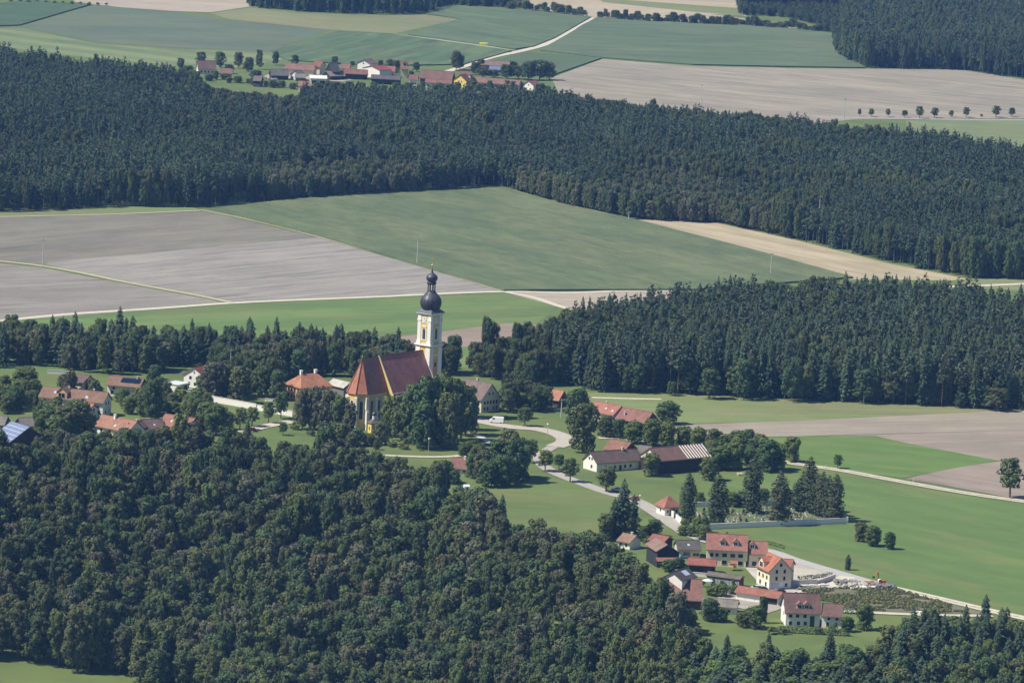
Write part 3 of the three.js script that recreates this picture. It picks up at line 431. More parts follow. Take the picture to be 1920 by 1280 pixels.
// hipped roof over a rectangle: eave half sizes a (x), b (z), ridge half length r
function hipGeo(a, b, r, he, hr, t = 0.25) {
  const P = [[-a, he, b], [a, he, b], [a, he, -b], [-a, he, -b], [-r, hr, 0], [r, hr, 0]], D = P.slice(0, 4).map(([x, y, z]) => [x, y - t, z]), pos = [], uv = [];
  const f = (q) => { const [A, B, C] = q.map((k) => V3(...k)), n = B.clone().sub(A).cross(C.clone().sub(A)).normalize(), u = V3(n.z, 0, -n.x); if (u.lengthSq() < 1e-6) u.set(1, 0, 0); u.normalize(); const v = n.clone().cross(u); for (let i = 1; i + 1 < q.length; i++) for (const k of [q[0], q[i], q[i + 1]]) { pos.push(...k); const w = V3(...k); uv.push(w.dot(u), w.dot(v)); } };
  f([P[0], P[1], P[5], P[4]]); f([P[2], P[3], P[4], P[5]]); f([P[3], P[0], P[4]]); f([P[1], P[2], P[5]]);
  for (let i = 0; i < 4; i++) f([D[i], D[(i + 1) % 4], P[(i + 1) % 4], P[i]]); f([D[3], D[2], D[1], D[0]]);
  const g = new THREE.BufferGeometry(); g.setAttribute('position', new THREE.Float32BufferAttribute(pos, 3)); g.setAttribute('uv', new THREE.Float32BufferAttribute(uv, 2)); g.computeVertexNormals(); return g;
}

// ---------------------------------------------------------------- the church: choir with apse, broad nave, tower with onion domes
{
  const HR = 28.2, s0 = 50.5 * Math.PI / 180, ap = G(679.3, 672, HR);
  const ch = thing('church', 'baroque church with red roofs and a tall yellow and white tower under onion domes', 'church', V3(ap.x, 0, ap.z), s0);
  // local x runs from the apse towards the tower, local z to the right-hand side seen from the apse
  const yellow = plaster(0xe6c976), white = plaster(0xf4f1e9), red = tiles(0xb8695a), orange = tiles(0xbf6a42), slate = mat('slate', { color: 0x4a4b52, roughness: 0.48, metalness: 0.3 });
  const CW = 5.2, oct = CW * 2 / (1 + Math.SQRT2) / 2, he = 14.6;           // half width of the choir, half a side of its octagon end
  const poly = (w) => { const k = w * 2 / (1 + Math.SQRT2) / 2; return [[10, w], [-k, w], [-w, k], [-w, -k], [-k, -w], [10, -w]]; };
  const wallPrism = (pts, h, y0 = -0.5) => new THREE.ExtrudeGeometry(new THREE.Shape(pts.map(([x, z]) => new THREE.Vector2(x, -z))), { depth: h - y0, bevelEnabled: false }).rotateX(-Math.PI / 2).translate(0, y0, 0);
  part('choir_wall', wallPrism(poly(CW), he), yellow, ch);
  part('choir_cornice', wallPrism(poly(CW + 0.28), he, he - 0.7), white, ch);
  { // steep choir roof: planes from the eave polygon to the ridge
    const e = poly(CW + 0.55), tip = [0, HR, 0], end = [10, HR, 0], pos = [], uv = [];
    const tri = (...q) => { const [A, B, C] = q.map((k) => V3(...k)), n = B.clone().sub(A).cross(C.clone().sub(A)).normalize(), u = V3(n.z, 0, -n.x).normalize(), v = n.clone().cross(u); for (const k of q) { pos.push(...k); const w = V3(...k); uv.push(w.dot(u), w.dot(v)); } };
    const E = e.map(([x, z]) => [x, he - 0.1, z]);
    tri(E[1], E[0], end); tri(E[1], end, tip); tri(E[2], E[1], tip); tri(E[3], E[2], tip); tri(E[4], E[3], tip); tri(E[4], tip, end); tri(E[4], end, E[5]);
    for (let i = 0; i < 5; i++) { const a = E[i], b = E[i + 1], a2 = [a[0], a[1] - 0.3, a[2]], b2 = [b[0], b[1] - 0.3, b[2]]; tri(a, b, b2); tri(a, b2, a2); }
    const g = new THREE.BufferGeometry(); g.setAttribute('position', new THREE.Float32BufferAttribute(pos, 3)); g.setAttribute('uv', new THREE.Float32BufferAttribute(uv, 2)); g.computeVertexNormals();
    const rf = part('choir_roof', g, orange, ch); rf.material.side = THREE.DoubleSide;
    for (let i = 1; i < 5; i++) part('hip_ridge', limb(V3(E[i][0], E[i][1] + 0.05, E[i][2]), V3(0, HR + 0.05, 0), 0.2, 0.2, 5), plain(0x5a3a33, 0.8), rf);
    part('ridge_finial', merge([cyl(0.12, 0.05, 1.4, 0, HR, 0, 6), new THREE.SphereGeometry(0.25, 8, 6).translate(0, HR + 0.8, 0)]), plain(0xc9a64a, 0.35, 0.7), rf);
  }
  const bp = poly(CW); for (let i = 1; i < 5; i++) { const [x, z] = bp[i], l = Math.hypot(x, z), b = part('buttress', merge([box(1.1, 8, 1.9, 0, 4, 0.6), box(1.1, 5.6, 1.2, 0, 10.6, 0.25)]), white, ch); b.position.set(x, -0.4, z); b.rotation.y = Math.atan2(x / l, z / l); }
  for (const x of [3, 7.4]) for (const s of [1, -1]) { const b = part('buttress', merge([box(1.1, 8, 1.7, 0, 4, s * 0.6), box(1.1, 5.6, 1.1, 0, 10.6, s * 0.3)]), white, ch); b.position.set(x, -0.4, s * CW); }
  const gothic = (w, h) => { const sh = new THREE.Shape(); sh.moveTo(-w / 2, 0); sh.lineTo(w / 2, 0); sh.lineTo(w / 2, h - w * 0.7); sh.quadraticCurveTo(w / 2, h - w * 0.2, 0, h); sh.quadraticCurveTo(-w / 2, h - w * 0.2, -w / 2, h - w * 0.7); return sh; };
  const archWin = (w, h, x, y, z, turn, host = ch, bars = 3) => { const f = part('window', new THREE.ExtrudeGeometry(gothic(w + 0.5, h + 0.4), { depth: 0.16, bevelEnabled: false }).translate(0, -0.2, -0.04), white, host); f.position.set(x, y, z); f.rotation.y = turn; part('pane', new THREE.ExtrudeGeometry(gothic(w, h), { depth: 0.1, bevelEnabled: false }).translate(0, 0, 0.08), glass, f); const b = []; for (let i = 1; i <= bars; i++) b.push(box(w, 0.07, 0.06, 0, h * i / (bars + 1), 0.2)); b.push(box(0.08, h * 0.95, 0.06, 0, h * 0.47, 0.2)); part('glazing_bar', merge(b), plain(0x8d939a, 0.5), f); return f; };
  const mid = (a, b) => [(a[0] + b[0]) / 2, (a[1] + b[1]) / 2];
  for (let i = 1; i < 4; i++) { const [x, z] = mid(bp[i], bp[i + 1]), l = Math.hypot(x, z); archWin(1.4, 7.5, x, 4.2, z, Math.atan2(x / l, z / l)); }
  for (const x of [0.8, 5.2]) archWin(1.4, 7.5, x, 4.2, CW, 0);
  // nave
  const x0 = 10, NL = 27.6, NW = 8, nhe = 14.2;
  const nv = part('nave_wall', prism([[NW, -0.5], [NW, nhe], [0, HR - 0.5], [-NW, nhe], [-NW, -0.5]], NL, x0), yellow, ch);
  part('nave_cornice', merge([box(NL + 0.1, 0.8, 0.4, x0 + NL / 2, nhe - 0.6, NW + 0.12), box(NL + 0.1, 0.8, 0.4, x0 + NL / 2, nhe - 0.6, -NW - 0.12)]), white, ch);
  const sl = (HR - nhe) / NW, nr = part('nave_roof', prism(chevron(NW + 0.7, NW + 0.7, HR + 0.15 - sl * (NW + 0.7), HR + 0.15 - sl * (NW + 0.7), HR + 0.15, 0.5), NL - 0.7, x0 + 0.7), red, ch);
  part('ridge_cap', new THREE.CylinderGeometry(0.22, 0.22, NL - 0.8, 6).rotateZ(Math.PI / 2).translate(x0 + NL / 2 + 0.3, HR + 0.16, 0), plain(0x6a3a30, 0.85), nr);
  for (const x of [0.06, 0.94]) part('gable_coping', prism([[NW + 0.7, HR + 0.35 - sl * (NW + 0.7)], [0, HR + 0.4], [-NW - 0.7, HR + 0.35 - sl * (NW + 0.7)], [-NW - 0.7, HR - 0.35 - sl * (NW + 0.7)], [0, HR - 0.4], [NW + 0.7, HR - 0.35 - sl * (NW + 0.7)]], 0.55, x < 0.5 ? x0 - 0.08 : x0 + NL - 0.45), x < 0.5 ? plaster(0xf0d999) : white, ch);
  for (let i = 0; i < 5; i++) { const x = x0 + 2.8 + i * 5.5; archWin(1.7, 7, x, 4.4, NW, 0); archWin(1.7, 7, x, 4.4, -NW, Math.PI); if (i) for (const s of [1, -1]) part('pilaster', box(0.9, nhe - 0.6, 0.5, x - 2.75, (nhe - 0.6) / 2, s * (NW + 0.1)), white, ch); }
  part('portal', merge([box(3.2, 3.6, 1.6, x0 + 20, 1.8, NW + 0.8)]), white, ch);
  // tower
  const tx = x0 + NL + 3.35, a = 3.42;
  const tw = part('tower', box(2 * a + 0.5, 31.2, 2 * a + 0.5, 0, 15.2, 0), yellow, ch); tw.position.set(tx, 0, 0);
  const up = part('tower_belfry', box(2 * a, 13.4, 2 * a, 0, 37.6, 0), yellow, ch); up.position.set(tx, 0, 0);
  const ring = (h, y, e) => box(2 * (a + e), h, 2 * (a + e), 0, y, 0);
  const tc = (n, g, m) => { const p = part(n, g, m, ch); p.position.set(tx, 0, 0); return p; };
  tc('tower_cornice', merge([ring(0.45, 30.6, 0.95), ring(0.4, 30.15, 0.6), ring(0.35, 26.5, 0.42)]), white);
  tc('tower_cornice', merge([ring(0.5, 43.7, 0.75), ring(0.5, 43.2, 0.4), ring(0.4, 39.9, 0.12)]), white);
  for (const [sx, sz] of [[1, 1], [1, -1], [-1, 1], [-1, -1]]) {
    tc('corner_pilaster', merge([box(1.75, 12.9, 1.75, sx * (a - 0.73), 37, sz * (a - 0.73)), box(2.05, 0.8, 2.05, sx * (a - 0.73), 40.7, sz * (a - 0.73)), box(2.15, 1.4, 2.15, sx * (a - 0.73), 31.4, sz * (a - 0.73))]), white);
    tc('corner_pilaster', box(2.4, 29.6, 2.4, sx * (a - 0.75), 14.8, sz * (a - 0.75)), white);
  }
  for (let k = 0; k < 4; k++) {
    const t = k * Math.PI / 2, n = V3(Math.sin(t), 0, Math.cos(t)), w = archWin(1.45, 4.4, tx + n.x * (a + 0.02), 33.0, n.z * (a + 0.02), t, ch, 5);
    const sur = part('window_surround', merge([box(2.9, 0.35, 0.3, 0, 32.5, 0.06), box(2.6, 0.3, 0.35, 0, 38.1, 0.08), box(0.3, 5, 0.2, -1.15, 35.2, 0.04), box(0.3, 5, 0.2, 1.15, 35.2, 0.04)]), white, ch); sur.position.set(tx + n.x * a, 0, n.z * a); sur.rotation.y = t;
    const ck = part('clock_face', new THREE.CylinderGeometry(1.05, 1.05, 0.16, 24).rotateX(Math.PI / 2).translate(0, 41.2, 0.1), plain(0xdfe3e6, 0.5), ch); ck.position.set(tx + n.x * a, 0, n.z * a); ck.rotation.y = t;
    part('clock_hand', merge([box(0.09, 0.8, 0.05, 0, 41.55, 0.21), box(0.55, 0.1, 0.05, 0.25, 41.2, 0.21)]), plain(0x2b2b2b, 0.5), ck);
    const pn = part('wall_panel', box(2.7, 8, 0.12, 0, 21, 0.05), plaster(0xe2a85f), ch); pn.position.set(tx + n.x * (a + 0.25), 0, n.z * (a + 0.25)); pn.rotation.y = t;
    const sw = part('sound_window', box(0.9, 1.8, 0.12, 0, 22.5, 0.16), glass, ch); sw.position.copy(pn.position); sw.rotation.y = t;
  }
  tc('tower_roof', hipGeo(a + 0.85, a + 0.85, 0.05, 43.96, 47.4, 0.12), mat('lead', { color: 0x5b5f68, roughness: 0.5, metalness: 0.3 }));
  const lathe = (pts, n = 32, rib = 0) => { const g = new THREE.LatheGeometry(pts.map(([r, y]) => new THREE.Vector2(r, y)), n); return g; };
  const smooth = (pts, n = 40) => new THREE.CatmullRomCurve3(pts.map(([r, y]) => V3(r, y, 0)), false, 'centripetal').getPoints(n).map((p) => [Math.max(0.01, p.x), p.y]);
  const onion = tc('onion_dome', lathe(smooth([[2.9, 44.6], [3.4, 45.1], [4.0, 46.2], [4.3, 47.6], [4.15, 49.0], [3.45, 50.3], [2.6, 51.2], [1.9, 51.9], [1.65, 52.4]]), 48), slate);
  for (let k = 0; k < 16; k++) { const t = k / 16 * 6.283, c = new THREE.CatmullRomCurve3(smooth([[3.42, 45.1], [4.03, 46.2], [4.33, 47.6], [4.18, 49.0], [3.48, 50.3], [2.63, 51.2], [1.93, 51.9]], 12).map(([r, y]) => V3(Math.cos(t) * r, y, Math.sin(t) * r))); part('dome_rib', new THREE.TubeGeometry(c, 14, 0.09, 4), slate, onion); }
  tc('lantern_base', lathe([[1.9, 51.6], [1.75, 52.3], [1.75, 52.6], [0.01, 52.6]], 16), slate);
  for (let k = 0; k < 8; k++) { const t = k / 8 * 6.283 + 0.39; tc('lantern_post', merge([cyl(0.22, 0.22, 2.9, Math.cos(t) * 1.5, 52.5, Math.sin(t) * 1.5, 6)]), slate); }
  tc('lantern_cap', lathe([[0.01, 55.2], [1.6, 55.2], [2.05, 55.9], [2.05, 56.1], [1.3, 56.5], [0.01, 56.5]], 16), slate);
  tc('small_onion_dome', lathe(smooth([[1.2, 56.3], [1.75, 56.7], [2.3, 57.5], [2.25, 58.5], [1.5, 59.4], [0.7, 60.0], [0.35, 60.9], [0.1, 62.0]]), 32), slate);
  tc('spire_ball', merge([cyl(0.07, 0.05, 3.4, 0, 61.6, 0, 6), new THREE.SphereGeometry(0.48, 12, 10).translate(0, 63.2, 0)]), plain(0xe6d9a8, 0.25, 0.6));
  tc('cross', merge([box(0.13, 2.7, 0.13, 0, 65.2, 0), box(0.13, 0.13, 1.5, 0, 65.7, 0)]), plain(0xd8bf66, 0.3, 0.7));
  // little chapel with a lantern at the foot of the choir
  const cp = G(700, 812), cg = thing('wayside_chapel', 'tiny yellow chapel with a small lantern dome at the foot of the church choir', 'chapel', cp, 0.45);
  part('wall', box(3.6, 4.6, 3.6, 0, 2, 0), yellow, cg); const cr = part('roof', hipGeo(2.2, 2.2, 0.05, 4.3, 6.2, 0.15), plain(0x5d5458, 0.7), cg);
  part('lantern', merge([cyl(0.8, 0.8, 1.9, 0, 5.4, 0, 8)]), white, cg); part('lantern_dome', lathe(smooth([[0.9, 7.3], [1.05, 7.7], [0.8, 8.3], [0.2, 8.8], [0.04, 9.5]], 14), 16), slate, cg);
  const S = { L: 3.6, zf: 1.8, zb: -1.8 }; door(cg, 'f', 0, 1.2, 2.3, S, boards(0x5a4434)); win(cg, 'l', 0, 1.4, 0.7, 1.3, S);
}

// ---------------------------------------------------------------- village houses
const WHITE = plaster(0xf3f0e8), CREAM = plaster(0xe2d6b6), YELL = plaster(0xebe2c6), GREYW = plaster(0xcfcbc2), TIMBER = boards(0x5d4a3c), DARKT = boards(0x3f3530), REDT = boards(0x6a3b30), LIGHTT = boards(0xb9a98f), GREYT = boards(0x8f8a84);
const BROWN = tiles(0x77503f), ORANGE = tiles(0xa3603f), REDR = tiles(0x96503e), DARKR = tiles(0x5f4a46), GREYR = tiles(0x6e6b68), PURP = tiles(0x6b4f4d), OLD = tiles(0x86604a), LGREY = tiles(0xb7b7ac);
const H = house;
// left of the church
const b1 = H('long_house', 'long house with orange brown roof, cross gable and grey right gable', 'house', { A: [80, 723.5], B: [203, 735.6], hr: 9.6, E: [130, 749.5], he: 5.3, roof: OLD, wall: WHITE, chim: [[-0.2, 0.05, 1], [0.55, -0.06, 1]], wins: [['f', 1.2, 1.1, 1.3, [-0.42, -0.34, -0.25, -0.1, 0.08, 0.2, 0.33, 0.44]], ['f', 3.4, 1, 1.1, [-0.4, -0.3, 0.3, 0.42]], ['r', 4.6, 1, 1.3, [-0.15, 0.15]], ['r', 1.2, 1, 1.3, [-0.25, 0.2]]], sky: [[-0.55, 0.45, 1.2, 1.2], [0.42, 0.6, 0.8, 1.1], [0.46, 0.68, 0.6, 0.8]], dorm: [[-0.28, 0.97, 4.4, 2.6]], dormStyle: { dormWall: plaster(0xe8b98a) } });
{ // lean-to roof along its left half and the small front wing
  const g = b1.g, zf = b1.Rf; part('lean_to_roof', box(b1.full * 0.36, 0.18, 2.6, -b1.full * 0.31, 3.5, zf + 0.6).rotateX(0), REDR, g); part('lean_to_wall', box(b1.full * 0.34, 3.5, 0.25, -b1.full * 0.31, 1.6, zf + 1.5), WHITE, g);
}
H('gabled_house', 'small house with orange roof and shaded grey gable beside the long house', 'house', { Rf: 2.7, A: [157, 752], B: [176.5, 757.5], hr: 7.8, E: [170, 770], he: 4.6, roof: ORANGE, wall: WHITE, wins: [['r', 2.6, 1, 1.2, [-0.18, 0.18]], ['r', 0.8, 1, 1.2, [-0.2, 0.2]], ['r', 5, 0.7, 0.9, [0]]] });
H('gabled_house', 'house with dull brown roof half hidden behind bare brown trees', 'house', { A: [144, 700.5], B: [168, 704], hr: 7.2, E: [160, 719.5], he: 4, roof: PURP, wall: CREAM, wins: [['f', 1.2, 1.1, 1.2, [-0.3, 0, 0.3]], ['r', 1.4, 1, 1.2, [-0.2, 0.2]]] });
const b3 = H('gabled_house', 'house with brown roof and a dark solar panel strip', 'house', { A: [205, 703.8], B: [270, 709.4], hr: 7.8, E: [228, 723.5], he: 4.6, over: 1.1, roof: OLD, wall: WHITE, upper: TIMBER, wins: [['f', 1.0, 1.3, 1.3, [-0.35, -0.1, 0.15, 0.36]], ['f', 2.9, 1.1, 1, [-0.3, 0.05, 0.32]]], chim: [[0.62, 0.1, 0.9]] });
for (let i = 0; i < 5; i++) { const q = part('solar_panel', box(1.62, 0.08, 3.1), mat('pv', { color: 0x1a2b3c, roughness: 0.15, metalness: 0.2 }), b3.g); q.position.set(-0.9 + i * 1.68, b3.hr - 0.38 * b3.Rf * b3.sf + 0.1, 0.38 * b3.Rf); q.rotation.x = Math.atan(b3.sf); }
H('gabled_house', 'white gabled house with red roof next to the flat garage', 'house', { c: 'A', A: [363, 688.5], B: [389, 683], hr: 8.8, E: [384, 707.5], he: 4.8, roof: tiles(0x8a3f34), wall: WHITE, wins: [['l', 1.1, 1.1, 1.3, [-0.25, 0.05, 0.3]], ['l', 3.6, 1.1, 1.3, [-0.18, 0.14]], ['l', 6.2, 0.6, 0.7, [0]], ['f', 1.2, 1.2, 1.3, [-0.3, 0, 0.3]]] });
{ const p = G(333.8, 735.2), g = thing('flat_garage', 'white flat roofed garage with dark open door', 'garage', p, 60 / 57.3); part('wall', box(8, 3, 7, 4, 1.4, -3.5), WHITE, g); part('roof', box(8.6, 0.25, 7.6, 4, 3.05, -3.5), plain(0xc9ccd0, 0.7), g); const S = { L: 8, zf: 0.02, zb: -7 }; const d = part('garage_door', box(4.4, 2.3, 0.1, 4.2, 1.15, 0.03), plain(0x2b3138, 0.6), g); win(g, 'f', 0.9, 1.2, 0.6, 0.9, S); }
H('gabled_house', 'low house with pinkish roof and white chimney above the wood', 'house', { A: [191, 777], B: [257, 789.5], hr: 6.6, E: [193, 801], he: 3.4, roof: tiles(0xa2694f), wall: WHITE, chim: [[-0.2, 0.12, 1.6, 0.9]], chimMat: WHITE, sky: [[0.1, 0.7, 1, 1.2]], wins: [['f', 1, 1.1, 1.2, [-0.3, -0.05, 0.2, 0.4]], ['l', 1, 1, 1.2, [-0.2, 0.2]]] });
H('gabled_house', 'small white gable with dark roof between the two low houses', 'house', { c: 'A', A: [240, 793], B: [266, 788], hr: 5.6, E: [251, 805], he: 3.2, roof: PURP, wall: WHITE, chim: [[0.4, -0.2, 1.1]], wins: [['l', 1, 0.9, 1.1, [-0.2, 0.2]], ['l', 3.4, 0.6, 0.7, [0]]] });
H('gabled_house', 'dark tiled linking roof next to the brick coloured house', 'house', { Rf: 4.6, A: [262, 786], B: [304, 785], hr: 5.8, E: [282, 804], he: 3, roof: PURP, wall: GREYW, sky: [[0.1, 0.6, 0.7, 0.9]], wins: [['f', 1, 1, 1.1, [-0.3, 0, 0.3]]] });
H('gabled_house', 'house with brick coloured roof and dark right gable above the wood', 'house', { A: [309, 775.5], B: [365.5, 784], hr: 7.2, E: [325, 802], he: 3.5, roof: tiles(0x9a5f47), wall: LIGHTT, chim: [[-0.1, -0.06, 0.9], [0.35, -0.05, 0.8]], sky: [[-0.3, 0.5, 0.9, 1.1], [0.5, 0.7, 0.7, 0.9]], wins: [['f', 1, 1.1, 1.2, [-0.3, 0, 0.3]], ['r', 1.2, 1, 1.2, [-0.2, 0.2]], ['r', 3.8, 0.8, 1, [0]]] });
const sb = H('solar_barn', 'large brown barn with rows of blue solar panels on its roof', 'barn', { c: 'B', A: [20.6, 789.6], B: [55, 800.4], hr: 11, E: [8, 836.5], he: 4, Rb: 6.2, roof: tiles(0x5b4a44), wall: boards(0x54423a), wins: [['r', 1.4, 1, 1, [-0.1, 0.1]]] });
{ const fr = part('panel_rail', box(sb.full - 0.1, 0.06, sb.Rf * Math.hypot(1, sb.sf) - 0.1), plain(0xd9dce4, 0.5), sb.g); fr.position.set(0, sb.hr - sb.Rf / 2 * sb.sf + 0.06, sb.Rf / 2); fr.rotation.x = Math.atan(sb.sf);
  const nx = 7, nz = 6, w = sb.full / nx, dz = (sb.Rf * Math.hypot(1, sb.sf)) / nz; for (let i = 0; i < nx; i++) for (let j = 0; j < nz; j++) { const q = part('solar_panel', box(w - 0.22, 0.08, dz - 0.2), mat('pvb', { color: 0x8794b4, roughness: 0.3, metalness: 0.3 }), sb.g), z = (j + 0.5) * sb.Rf / nz; q.position.set(-sb.full / 2 + (i + 0.5) * w, sb.hr - z * sb.sf + 0.12, z); q.rotation.x = Math.atan(sb.sf); }
  part('canopy', box(0.2, 0.2, 14, sb.full / 2 + 0.9, 3.7, 2.2).rotateZ(0), plain(0xb5705c, 0.7), sb.g); part('canopy', box(1.9, 0.12, 14, sb.full / 2 + 0.1, 3.85, 2.2), REDR, sb.g); part('barn_door', box(0.12, 3.2, 3.6, sb.L / 2 + 0.05, 1.6, 1.5), boards(0x6b4a3a), sb.g); part('white_door', box(0.14, 2.6, 2.2, sb.L / 2 + 0.05, 1.3, 7.5), WHITE, sb.g); }
H('barn', 'grey roofed shed behind the solar barn', 'barn', { A: [33, 783], B: [60, 782.3], hr: 6.2, E: [50, 799.5], he: 3.2, roof: GREYR, wall: TIMBER, wins: [['f', 1.2, 0.9, 0.9, [-0.3, 0.3]]] });
H('barn', 'grey roofed shed cut by the edge of the solar barn', 'barn', { A: [-30, 777], B: [14, 780], hr: 5.8, E: [-8, 796], he: 3, roof: tiles(0x78736f), wall: GREYT, wins: [['f', 1.2, 0.9, 0.9, [-0.3, 0.3]]] });
{ const p = G(375, 825), g = thing('garden_shed', 'tiny brown roofed hut at the upper rim of the wood', 'shed', p, 0.2); part('wall', prism([[1.8, -0.3], [1.8, 2], [0, 3.2], [-1.8, 2], [-1.8, -0.3]], 4), TIMBER, g); part('roof', prism(chevron(2.3, 2.3, 1.9, 1.9, 3.5, 0.18), 4.8), BROWN, g); door(g, 'f', 0.4, 0.9, 1.8, { L: 4, zf: 1.8, zb: -1.8 }); }
// rectory with hipped roof
{ const c = G(578.5, 721.3, 6.1), yaw = 36 / 57.3, g = thing('rectory', 'orange rectory with hipped red tile roof and two white chimneys', 'house', V3(c.x, 0, c.z), yaw), a = 8.2, b = 6.6; const S = { L: 2 * a - 1.4, zf: b - 0.7, zb: -b + 0.7 };
  part('wall', box(S.L, 6.6, 2 * S.zf, 0, 2.8, 0), plaster(0xdca676), g); part('cornice', box(S.L + 0.5, 0.5, 2 * S.zf + 0.5, 0, 5.8, 0), WHITE, g); const rf = part('roof', hipGeo(a, b, 3.9, 6.1, 10.9), tiles(0xb06a44), g);
  for (const x of [-3.7, 3.4]) { part('chimney', merge([box(1.0, 2.6, 1.0, x, 11, -0.4), box(1.25, 0.2, 1.25, x, 12.3, -0.4)]), WHITE, rf); }
  for (const y of [1.0, 3.7]) { for (const x of [-5.6, -3.3, -1.1, 1.1, 3.3, 5.6]) win(g, 'f', x, y, 1.05, 1.5, S); for (const z of [-3.6, -1.2, 1.2, 3.6]) win(g, 'l', z, y, 1.05, 1.5, S); } }
H('shed', 'shed with a pale grey sheet roof between rectory and church', 'shed', { Rf: 3.6, A: [624, 709.5], B: [656.5, 717], hr: 5.6, E: [630, 724], he: 3.4, roof: LGREY, wall: GREYT, wins: [['r', 1.2, 0.9, 0.9, [0]]] });
H('school_house', 'stately house with brown grey roof and cream gable behind the church trees', 'house', { c: 'B', A: [871, 709], B: [923, 719.2], hr: 11.8, E: [902.5, 750.5], he: 5.6, roof: tiles(0x75605a), wall: CREAM, chim: [[-0.1, -0.04, 1.4]], wins: [['r', 3.2, 1, 1.5, [-0.32, -0.16, 0, 0.16, 0.32]], ['r', 0.7, 1, 1.5, [-0.32, -0.16, 0.16, 0.32]], ['r', 7, 0.8, 1.1, [-0.1, 0.1]], ['f', 3.2, 1, 1.5, [-0.4, -0.2, 0, 0.2, 0.4]], ['f', 0.7, 1, 1.5, [-0.4, -0.2, 0.2, 0.4]]] });
H('barn', 'small barn with bright orange roof among the tall trees', 'barn', { Rf: 4, A: [1034, 729], B: [1058, 732.5], hr: 6.6, E: [1040, 750], he: 3.6, roof: tiles(0xb26a4a), wall: TIMBER, wins: [['r', 1.2, 0.8, 0.8, [0.1]]] });
H('farm_house', 'farm house with salmon roof and two skylights by the meadow', 'house', { A: [1116, 751.6], B: [1166, 761], hr: 7.4, E: [1128, 774.5], he: 3.6, roof: tiles(0xa8604c), wall: WHITE, sky: [[0.15, 0.5, 0.9, 1.1], [0.7, 0.62, 0.9, 1.1]], chim: [[-0.15, -0.05, 0.8]], wins: [['f', 1, 1, 1.2, [-0.35, -0.1, 0.15, 0.4]], ['l', 1, 1, 1.2, [-0.2, 0.2]]] });
H('farm_barn', 'barn with duller red roof joined to the salmon roofed farm house', 'barn', { A: [1167.5, 763.5], B: [1224.5, 773], hr: 6.9, E: [1178, 788.5], he: 3.1, roof: tiles(0x8f574a), wall: TIMBER, chim: [[-0.55, 0.6, 1.6, 0.5]], wins: [['r', 1, 0.9, 0.9, [0.15]]] });
// old farm
H('farm_house', 'white old farm house with brown roof and lit white gable', 'house', { A: [1105.7, 847], B: [1195, 840.8], hr: 7.2, E: [1160, 866.3], he: 3.2, roof: tiles(0x66504b), wall: WHITE, chim: [[0.36, 0.05, 1.3]], wins: [['l', 4.2, 0.9, 1, [-0.06, 0.14]], ['l', 1.1, 1, 1.2, [0.12]], ['f', 1, 1, 1.2, [-0.3, -0.1, 0.12, 0.24]]], doors: [['f', 0.02, 1.1, 2.1]] });
H('barn', 'brown red roofed barn behind the white farm house', 'barn', { A: [1146, 823], B: [1184.5, 829.8], hr: 6.8, E: [1140, 842.5], he: 2.8, roof: tiles(0x8d5a45), wall: DARKT, wins: [['r', 1, 0.9, 0.9, [0]]] });
H('shed', 'small grey roofed shed beside the striped barn', 'shed', { Rf: 3.2, A: [1199, 834], B: [1223, 836.6], hr: 5.4, E: [1205, 848.5], he: 3, roof: GREYR, wall: CREAM, wins: [['r', 1, 0.7, 0.7, [0]]] });
const st = H('striped_barn', 'big dark barn with white stripes of new battens on one end of its roof', 'barn', { Rf: 6.6, A: [1217, 840], B: [1317, 831.7], hr: 9.4, E: [1285, 860.3], he: 5, roof: tiles(0x79554b), wall: DARKT, upper: YELL, doors: [['f', 0.1, 4, 3.8, boards(0x4a3f3a)], ['f', -0.25, 3.6, 3.6, boards(0x4a3f3a)]], wins: [['l', 5.2, 0.9, 0.9, [0]]] });
for (let i = 0; i < 9; i++) { const len = st.Rf * Math.hypot(1, st.sf), q = part('roof_batten', box(0.44, 0.12, len - 0.1), plain(0xe9e4d8, 0.7), st.g); q.position.set(st.full / 2 - 0.5 - i * 1.4, st.hr - st.Rf / 2 * st.sf + 0.1, st.Rf / 2); q.rotation.x = Math.atan(st.sf); }
// hut in the trees below the church
H('cottage', 'small white cottage with brown roof tucked under the dark trees', 'house', { Rf: 4.4, A: [848, 856.5], B: [896, 861], hr: 5.9, E: [862, 878.5], he: 3, roof: tiles(0x835246), wall: WHITE, chim: [[0.0, 0.05, 0.9], [0.42, 0.05, 0.9]], chimMat: WHITE, wins: [['f', 1, 1, 1.2, [-0.38, -0.15, 0.1, 0.35]]] });
{ const g = thing('tool_shed', 'little white shed on the grass below the cottage', 'shed', G(874, 919), 0.3); part('wall', prism([[0.9, -0.2], [0.9, 1.6], [0, 2.1], [-0.9, 1.6], [-0.9, -0.2]], 2), WHITE, g); part('roof', prism(chevron(1.1, 1.1, 1.6, 1.6, 2.3, 0.12), 2.3), plain(0xdfe2e2, 0.5), g); door(g, 'f', 0.2, 0.7, 1.4, { L: 2, zf: 0.9, zb: -0.9 }, GREYT); }
